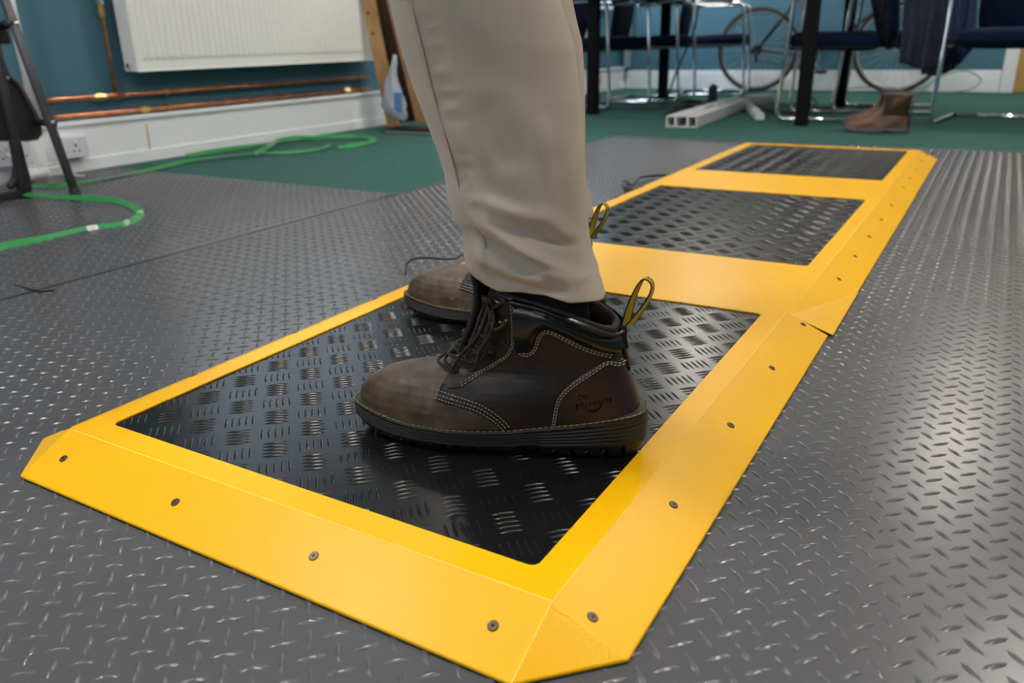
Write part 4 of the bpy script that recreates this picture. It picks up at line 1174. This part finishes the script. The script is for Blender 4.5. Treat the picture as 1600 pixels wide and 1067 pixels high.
board('side_panel', PLY2, [(650, 192), (700, 186), (650, -20), (599, -20)], .02)
X_ = 3.355
board('back_panel', mat('dark_brown_board', (0.035, 0.018, 0.008), 0.8), [(612, 192), (700, 186), (650, -20), (572, -20)], .015)  # back panel coloured much darker brown than the side panels
X_ = 3.298
for p in ((575, 20), (583, 52)):
    c_ = onx(*p); MB().tube([c_, c_ - Vector((.004, 0, 0))], [.009, .009], 12).build('screw', SCREW, rack)
X_ = 3.299
MB().add([tuple(onx(*p)) for p in [(610, 2), (617, 0), (624, 42), (618, 45)]] + [tuple(onx(*p) + Vector((-.002, 0, 0))) for p in [(610, 2), (617, 0), (624, 42), (618, 45)]], [(0, 1, 2, 3), (7, 6, 5, 4), (0, 4, 5, 1), (1, 5, 6, 2), (2, 6, 7, 3), (3, 7, 4, 0)]).build('hand_slot', DARKHOLE, rack)
bagp = MB()
X_ = 3.21
prof = [(617, 86, .006), (616, 100, .012), (613, 115, .016), (612, 128, .025), (612, 140, .032), (614, 152, .042), (616, 165, .045), (620, 175, .040), (626, 184, .028), (629, 189, .010)]
vs = []; n = 28
for x, y, r in prof:
    c_ = onx(x, y)
    for k in range(n):
        a = 2 * PI * k / n; rr = r * 1.25 * (1 + .22 * math.sin(a * 5 + y * .09) + .12 * math.sin(a * 9 - y * .13))
        vs.append((c_.x + rr * math.sin(a) * .6, c_.y + rr * math.cos(a) * 1.25, c_.z + .003 * math.sin(a * 3)))
bagp.add(vs, [(j * n + i, j * n + (i + 1) % n, (j + 1) * n + (i + 1) % n, (j + 1) * n + i) for j in range(len(prof) - 1) for i in range(n)] + [tuple(range(n)), tuple((len(prof) - 1) * n + k for k in range(n))])
bag = bagp.build('plastic_bag', BAG, None, smooth=True)
tag(bag, 'crumpled clear plastic bag hanging on the plywood rack', 'bag')
c_ = onx(627, 158)
MB().box(c_ + Vector((-.035, -.006, 0)), (.012, .052, .105), Matrix.Rotation(.12, 3, 'X')).build('blue_packet', BAGBLUE, bag, bevel=.004)
lp_ = thing('laptop', 'closed black laptop with a silver edge on the carpet at the foot of the rack', 'laptop', (3.34, 2.0, 0), world=True)
MB().box2((3.17, 1.66, FZ + .001), (3.285, 2.10, .012)).build('silver_base', ALU, lp_, bevel=.003)
MB().box2((3.172, 1.662, .0125), (3.285, 2.098, .030)).build('black_lid', PLASTICBLACK, lp_, bevel=.004)

# ------------------------------------------------------------------ table
LEGBLACK = mat('matt_black_leg', (0.004, 0.004, 0.005), 0.7, spec=0.15)
tb = thing('table', 'black legged meeting table standing among the blue chairs', 'table', (5.2, .8, FZ), world=True)
L_ = [fl(926, 178), fl(1035, 153), fl(1252, 195), fl(1311, 166)]
for p in L_: MB().box2((p[0] - .034, p[1] - .034, FZ), (p[0] + .034, p[1] + .034, .78)).build('leg', LEGBLACK, tb, bevel=.004)
q_ = [(4.22, -.06), (4.50, 1.60), (6.32, 1.68), (5.85, -.05)]
MB().add([(x, y, .781) for x, y in q_] + [(x, y, .809) for x, y in q_], [(0, 1, 2, 3), (7, 6, 5, 4), (0, 4, 5, 1), (1, 5, 6, 2), (2, 6, 7, 3), (3, 7, 4, 0)]).build('table_top', mat('grey_laminate', (0.35, 0.35, 0.36), 0.4), tb, bevel=.003)

# ------------------------------------------------------------------ chairs
def make_chair(label):
    r = thing('conference_chair', label, 'chair', (0, 0, FZ), 0, 'blue cantilever chairs round the table')
    W = .27; D_ = .26
    for sd_ in (-1, 1):
        y = W * sd_
        pts = fillet_path([(-D_ + .02, y, .88), (-D_ + .06, y, .735), (-.22, y, .725), (D_ - .02, y, .73), (D_ + .03, y, .013), (-D_ - .02, y, .013)], .055, 6)
        MB().tube(pts, .0125, 12).build('side_frame', CHROME, r, smooth=True)
        MB().tube([(D_ + .0, y, .40), (D_ + .0, y * .86, .405), (-D_ + .06, y * .86, .405)], .010, 8).build('seat_bracket', BLACKMETAL, r, smooth=True)
        MB().box((.04, y, .748), (.24, .045, .02)).build('arm_pad', PLASTICBLACK, r, bevel=.008)
    MB().tube([(-D_ - .02, -W, .013), (-D_ - .02, W, .013)], .0125, 12).build('floor_bar', CHROME, r, smooth=True)
    def cushion(name, sx, sy, sz, c, rot):
        n1, n2 = 14, 14; vs = []
        rows_ = 16
        for j in range(rows_ + 1):
            ph = -PI / 2 + PI * j / rows_
            for i in range(40):
                a = 2 * PI * i / 40
                e = lambda v, p: abs(v) ** p * (1 if v >= 0 else -1)
                x = sx / 2 * e(math.cos(ph), .35) * e(math.cos(a), .35); y = sy / 2 * e(math.cos(ph), .35) * e(math.sin(a), .35); z = sz / 2 * e(math.sin(ph), .7)
                vs.append(rot @ Vector((x, y, z)) + Vector(c))
        return MB().add(vs, [(j * 40 + i, j * 40 + (i + 1) % 40, (j + 1) * 40 + (i + 1) % 40, (j + 1) * 40 + i) for j in range(rows_) for i in range(40)]).build(name, SEATBLUE, r, smooth=True)
    cushion('seat', .50, .47, .105, (.02, 0, .440), Matrix.Rotation(math.radians(-2), 3, 'Y'))
    cushion('backrest', .54, .45, .06, (-D_ + .005, 0, .71), Matrix.Rotation(math.radians(98), 3, 'Y'))
    return r
ch0 = make_chair('blue chair at the left end of the row, its back beside the trouser leg')
def face(deg): return math.radians(deg)
def place(first, px, deg, label, front=(.29, 0)):
    """px: floor pixel under the middle of the front legs"""
    p = fl(*px, FZ); a = face(deg)
    x = p[0] - front[0] * math.cos(a); y = p[1] - front[0] * math.sin(a)
    if first: ch0.location = (x, y, FZ); ch0.rotation_euler = (0, 0, a); return ch0
    return dup(ch0, (x, y, FZ), a, label)
place(True, (985, 168), -100, '')
place(False, (1073, 157), -85, 'blue chair second from the left, in front of the white pipe corner')
place(False, (1166, 147), -80, 'blue chair before the rear wheel of the bicycle')
place(False, (1222, 182), 95, 'blue chair just left of the worn brown boots, beside a table leg')
place(False, (1308, 171), 92, 'blue chair facing the bicycle wheel, second along the right side of the table')
place(False, (1540, 200), 172, 'large blue chair nearest the camera at the right edge of the row')

# ------------------------------------------------------------------ jackets
def cloth(name, m, label, quad, depth, X, folds=5):
    """hanging cloth: quad = TL, TR, BR, BL pixels on the plane x = X"""
    c4 = [Vector(on_x(*p, X)) for p in quad]; nu, nv = 24, 24; vs = []
    for side_ in (0, 1):
        for j in range(nv + 1):
            for i in range(nu + 1):
                u, v = i / nu, j / nv
                p = (c4[0] * (1 - u) + c4[1] * u) * (1 - v) + (c4[3] * (1 - u) + c4[2] * u) * v
                p = p + Vector((.018 * math.sin(u * folds * PI + v * 2) + .008 * math.sin(u * 19 + v * 7), 0, .010 * math.sin(u * 7 + 1) * v))
                if side_: p = p + Vector((depth * (.2 + 4 * u * (1 - u) * .8), 0, 0))
                vs.append(p)
    n = nu + 1; m0 = (nu + 1) * (nv + 1)
    fs = [(j * n + i, j * n + i + 1, (j + 1) * n + i + 1, (j + 1) * n + i) for j in range(nv) for i in range(nu)]
    fs += [(m0 + j * n + i, m0 + (j + 1) * n + i, m0 + (j + 1) * n + i + 1, m0 + j * n + i + 1) for j in range(nv) for i in range(nu)]
    B = [i for i in range(n)] + [j * n + nu for j in range(1, nv + 1)] + [nv * n + i for i in range(nu - 1, -1, -1)] + [j * n for j in range(nv - 1, 0, -1)]
    for k in range(len(B)): a, b = B[k], B[(k + 1) % len(B)]; fs.append((a, m0 + a, m0 + b, b))
    return tag(MB().add(vs, fs).build(name, m, smooth=True), label, 'jacket')
cloth('jacket', JACKET, 'dark navy jacket hanging down between the boots and the large right hand chair', [(1415, -40), (1482, -40), (1470, 108), (1404, 102)], .06, 4.55)
cloth('jacket', JACKET2, 'blue jacket with straps hanging behind the large right hand chair', [(1488, -40), (1528, -40), (1524, 74), (1478, 118)], .05, 4.95, 4)
cloth('jacket', SEATNAVY, 'black garment draped low between the navy jacket and the chair leg', [(1440, 60), (1500, 60), (1492, 112), (1438, 120)], .05, 4.75, 3)
cloth('coat', SEATNAVY, 'dark rounded coat bundle over a chair back right of the table legs', [(1352, -40), (1408, -40), (1400, 78), (1372, 72)], .10, 4.9, 2)

# ------------------------------------------------------------------ bicycle
BXX = 7.13
wr_ = .34
hub1 = Vector(on_x(1184, 74, BXX)); hub2 = Vector(on_x(1404, 76, BXX)); 
hub1.z = hub2.z = wr_ + FZ + .014
bike = thing('bicycle', 'dark bicycle leaning along the far wall behind the chairs', 'bicycle', (BXX, (hub1.y + hub2.y) / 2, FZ), world=True)
def circ(c, r, n=56): return [c + Vector((0, math.cos(a), math.sin(a))) * r for a in np.linspace(0, 2 * PI, n, endpoint=False)]
for h in (hub1, hub2):
    wl = MB().tube(circ(h, wr_), .015, 8, closed=True).build('tyre', TYRE, bike, smooth=True)
    MB().tube(circ(h, wr_ - .022), .009, 8, closed=True).build('rim', ALU, wl, smooth=True)
    MB().tube([h + Vector((-.045, 0, 0)), h + Vector((.045, 0, 0))], .022, 12).build('hub', ALU, wl, smooth=True)
    sp = MB()
    for k in range(24):
        a = 2 * PI * k / 24; sp.tube([h + Vector((.02 * (-1) ** k, 0, 0)), h + Vector((0, math.cos(a), math.sin(a))) * (wr_ - .025)], .0012, 4)
    stuff(sp.build('spokes', ALU, wl))
dy = (hub2.y - hub1.y); D1 = lambda f, z: Vector((BXX, hub1.y + dy * f, z))
BBk = D1(.40, .29); SC_ = D1(.28, .78); HT = D1(.86, .84); HB = D1(.89, .70); SD = D1(.24, .95)
fm = MB()
for a, b, r in ((BBk, SC_, .016), (SC_, HT, .015), (BBk, HB, .018), (HT, HB, .019), (SC_, SD, .013)): fm.tube([a, b], r, 10)
for o_ in (-.05, .05):
    v = Vector((o_, 0, 0)); fm.tube([hub1 + v, BBk + v * .4], .009, 8); fm.tube([hub1 + v, SC_ + v * .3], .008, 8); fm.tube([HB + v * .6, HB + v, hub2 + v], .010, 8)
fm.build('frame', BLACKMETAL, bike, smooth=True)
MB().tube(circ(BBk + Vector((-.05, 0, 0)), .085, 36), .005, 6, closed=True).tube([BBk + Vector((-.07, 0, 0)), BBk + Vector((-.075, -.12, -.12))], .011, 8).tube([BBk + Vector((.07, 0, 0)), BBk + Vector((.075, .12, .12))], .011, 8).build('crankset', ALU, bike, smooth=True)
for a in (Vector((-.11, -.12, -.12)), Vector((.11, .12, .12))): MB().box(BBk + a, (.08, .09, .025)).build('pedal', PLASTICBLACK, bike, bevel=.004)
MB().tube(circ(hub1 + Vector((-.04, 0, 0)), .035, 24), .012, 6, closed=True).tube([hub1 + Vector((-.06, 0, -.02)), hub1 + Vector((-.06, -.01, -.10))], .012, 6).build('cassette', PLASTICBLACK, bike, smooth=True)
MB().tube(smooth_path([hub1 + Vector((-.045, 0, .04)), BBk + Vector((-.05, 0, .085))], 2), .004, 6).tube([hub1 + Vector((-.045, 0, -.09)), BBk + Vector((-.05, 0, -.085))], .004, 6).build('chain', BLACKMETAL, bike)
sdl = MB(); n = 20; vs = []
for j in range(13):
    f = j / 12; w__ = .075 * (1 - f) ** .8 + .018; hh = .028
    for k in range(n): a = 2 * PI * k / n; vs.append(SD + Vector((w__ * math.cos(a), (f - .45) * .27 * (1 if dy > 0 else -1), .03 + hh * math.sin(a))))
sdl.add(vs, [(j * n + k, j * n + (k + 1) % n, (j + 1) * n + (k + 1) % n, (j + 1) * n + k) for j in range(12) for k in range(n)] + [tuple(range(n)), tuple(12 * n + k for k in range(n))]).build('saddle', PLASTICBLACK, bike, smooth=True)
st2 = HT + Vector((0, .02 * np.sign(dy), .10))
MB().tube([HT, st2], .014, 8).tube([st2 + Vector((-.2, -.06 * np.sign(dy), .03)), st2 + Vector((-.1, 0, 0)), st2 + Vector((.1, 0, 0)), st2 + Vector((.2, -.06 * np.sign(dy), .03))], .012, 8).build('handlebar', BLACKMETAL, bike, smooth=True)

# ------------------------------------------------------------------ worn boots on the carpet
def old_boot(loc, rz, label):
    r = thing('ankle_boot', label, 'boot', loc, rz, 'worn brown ankle boots on the carpet')
    ks = [(.0, .020, .30, .020, -.0, 1.0), (.25, .045, .295, .05, 0, .98), (.5, .062, .255, .08, .004, .85), (.62, .075, .20, .10, .006, .74), (.75, .11, .155, .135, .010, .74), (.88, .15, .130, .165, .006, .84), (1, .190, .128, .190, -.002, .92)]
    ks = np.array(ks); n = 40; vs = []; T = np.linspace(0, 1, 22)
    for t in T:
        zf, sf, zb, sb, w__ = [float(np.interp(t, ks[:, 0], ks[:, i])) for i in range(1, 6)]
        for k in range(n):
            a = 2 * PI * k / n; s = (sf + sb) / 2 + (sf - sb) / 2 * math.cos(a); z = zb + (zf - zb) * (s - sb) / (sf - sb)
            y = w__ * float(np.interp(s, [0, .12, .22, .30], [.036, .036, .050, .040])) * abs(math.sin(a)) ** .7 * (1 if math.sin(a) >= 0 else -1)
            vs.append((s, y + .003 * math.sin(s * 50 + z * 70), z))
    m0 = len(vs)
    fs = [(j * n + i, j * n + (i + 1) % n, (j + 1) * n + (i + 1) % n, (j + 1) * n + i) for j in range(len(T) - 1) for i in range(n)]
    for k in range(n): s, y, z = vs[m0 - n + k]; vs.append((.064 + (s - .064) * .88, y * .88, z - .004))
    for k in range(n): s, y, z = vs[m0 + k]; vs.append((s, y, z - .10))
    fs += [(m0 - n + i, m0 - n + (i + 1) % n, m0 + (i + 1) % n, m0 + i) for i in range(n)] + [(m0 + i, m0 + (i + 1) % n, m0 + n + (i + 1) % n, m0 + n + i) for i in range(n)] + [tuple(m0 + n + i for i in range(n))]
    MB().add(vs, fs).build('upper', LEATHER_TAN, r, smooth=True)
    sv = []
    for z, o_ in ((0, -.002), (.004, .003), (.018, .004), (.022, .0)):
        for k in range(n):
            a = 2 * PI * k / n; s = .15 + (.152 + o_) * math.cos(a); y = (float(np.interp(s, [0, .12, .22, .30], [.036, .036, .050, .040])) + o_) * abs(math.sin(a)) ** .7 * (1 if math.sin(a) >= 0 else -1)
            sv.append((s, y, z + (.010 * max(s - .24, 0) / .06) + (.012 if .09 < s < .11 and z < .01 else 0)))
    MB().add(sv, [(j * n + i, j * n + (i + 1) % n, (j + 1) * n + (i + 1) % n, (j + 1) * n + i) for j in range(3) for i in range(n)] + [tuple(range(n - 1, -1, -1)), tuple(3 * n + i for i in range(n))]).build('sole', SOLE_GREY, r, smooth=False)
    MB().tube([(.128 - .05 + .06 * math.cos(a), .036 * math.sin(a), .190) for a in np.linspace(0, 2 * PI, 30, endpoint=False)], .0045, 8, closed=True).build('collar', SOLE_GREY, r, smooth=True)
    MB().box2((.095, -.036, .10), (.125, .036, .18)).build('elastic_side', LINING, r, bevel=.006)
    hl = MB().ribbon([(-.002, 0, .03), (-.006, 0, .10), (-.004, 0, .14), (-.006, 0, .187)], (0, 1, 0), .06, .006).build('heel_patch', SOLE_GREY, r, smooth=True)
    return r
ob = old_boot((float(fl(1424, 208)[0]) + .02, float(fl(1424, 208)[1]) + .02, FZ + .001), math.radians(100), 'worn brown ankle boot nearest the camera on the carpet')
dup(ob, (float(fl(1418, 200)[0]) + .05, float(fl(1418, 200)[1]) + .03, FZ + .001), math.radians(92), 'worn brown ankle boot behind its pair on the carpet')

# ------------------------------------------------------------------ white trunking offcuts, cables, case
tk = thing('plastic_trunking', 'white three-channel plastic trunking lying on the carpet', 'trunking', tuple(float(v) for v in (4.05, .63, 0)), world=True)
a = Vector(fl(1064, 199, 0)); b = Vector(fl(1150, 168, 0)); d = (b - a).normalized(); sN = Vector((0, 0, 1)).cross(d).normalized(); Lk = (b - a).length
def tb_(s0, s1, z0, z1, l0=0, l1=None):
    l1 = Lk if l1 is None else l1
    c_ = a + d * (l0 + l1) / 2 + sN * (s0 + s1) / 2 + Vector((0, 0, (z0 + z1) / 2))
    return c_, (l1 - l0, abs(s1 - s0), z1 - z0), Matrix((d, sN, Vector((0, 0, 1)))).transposed()
t3 = MB()
hw_ = .088; H_ = .062
for s0, s1, z0, z1 in ((-hw_, hw_, 0, .005), (-hw_, hw_, H_ - .005, H_), (-hw_, -hw_ + .006, .005, H_ - .005), (hw_ - .006, hw_, .005, H_ - .005), (-.040, -.030, .005, H_ - .005), (.030, .040, .005, H_ - .005)):
    t3.box(*tb_(s0, s1, z0, z1))
t3.build('channel_body', PVC, tk)
MB().box(*tb_(-.028, .028, H_ + .0005, H_ + .008)).build('lid_strip', PVC, tk, bevel=.002)
q1 = fl(1175, 176, 0)
tag(MB().box((q1[0], q1[1], .018), (1.0, .05, .038), Matrix.Rotation(.35, 3, 'Z')).box((q1[0] + .02, q1[1], .0405), (.98, .025, .006), Matrix.Rotation(.35, 3, 'Z')).build('trunking_offcut', PVC, bevel=.003), 'narrow white plastic trunking offcut behind the three-channel piece', 'trunking')
tag(MB().tube(smooth_path([fl(x, y, z) for x, y, z in [(1040, 182, .02), (1052, 172, .06), (1070, 165, .07), (1090, 168, .05), (1100, 162, .06), (1082, 158, .05), (1060, 166, .03), (1066, 176, .03), (1090, 174, .05), (1110, 168, .06), (1130, 160, .04)]], 6), .014, 8).build('black_cable_coil', RUBBER, smooth=True), 'tangled black cable heaped beside the white trunking', 'cable')
q1 = fl(1113, 160, 0)
tag(MB().box((q1[0], q1[1], .06), (.10, .05, .12)).box((q1[0], q1[1], .125), (.06, .03, .02)).build('power_adapter', PLASTICBLACK, bevel=.01), 'black power adapter standing behind the white trunking', 'adapter')
tag(MB().tube(smooth_path([fl(x, y, z) for x, y, z in [(1150, 160, .012), (1175, 168, .02), (1200, 172, .03), (1235, 176, .02), (1262, 172, .012), (1275, 160, .012), (1268, 150, .012)]], 6), .008, 8).build('black_cable', RUBBER, smooth=True), 'black cable running from the trunking under the chairs', 'cable')
q1 = on_x(1190, 155, 5.9)
tag(MB().box2((5.7, float(fl(1205, 160)[1]), FZ + .001), (6.0, float(fl(1163, 160)[1]), .035)).box2((5.72, float(fl(1205, 160)[1]) + .01, .0355), (5.98, float(fl(1163, 160)[1]) - .01, .05)).build('grey_case', ALU, bevel=.006), 'flat grey case on the carpet behind the trunking', 'case')
# hanging cable under the table
tag(MB().tube(smooth_path([(5.15, .95, .69), (5.2, 1.0, .5), (5.25, 1.12, .25), (5.3, 1.2, .06), (5.3, 1.25, .008)], 6), .007, 8).build('hanging_cable', RUBBER, smooth=True), 'black cable hanging from the table down to the carpet', 'cable')
# green strap loops by the door
def loop(px, X, label, r=.005):
    tag(MB().tube(smooth_path([on_x(x, y, X + .0 * i) for i, (x, y) in enumerate(px)], 8), r, 8).build('green_cable', STRAP, smooth=True), label, 'cable')
loop([(1400, 142), (1440, 138), (1462, 124), (1485, 114), (1510, 111), (1528, 119), (1532, 128), (1515, 140), (1490, 144)], 7.18, 'green cable looped against the far skirting beside the door frame')
loop([(1320, 139), (1360, 136), (1400, 137), (1420, 143)], 7.15, 'green cable lying along the far skirting below the bicycle')
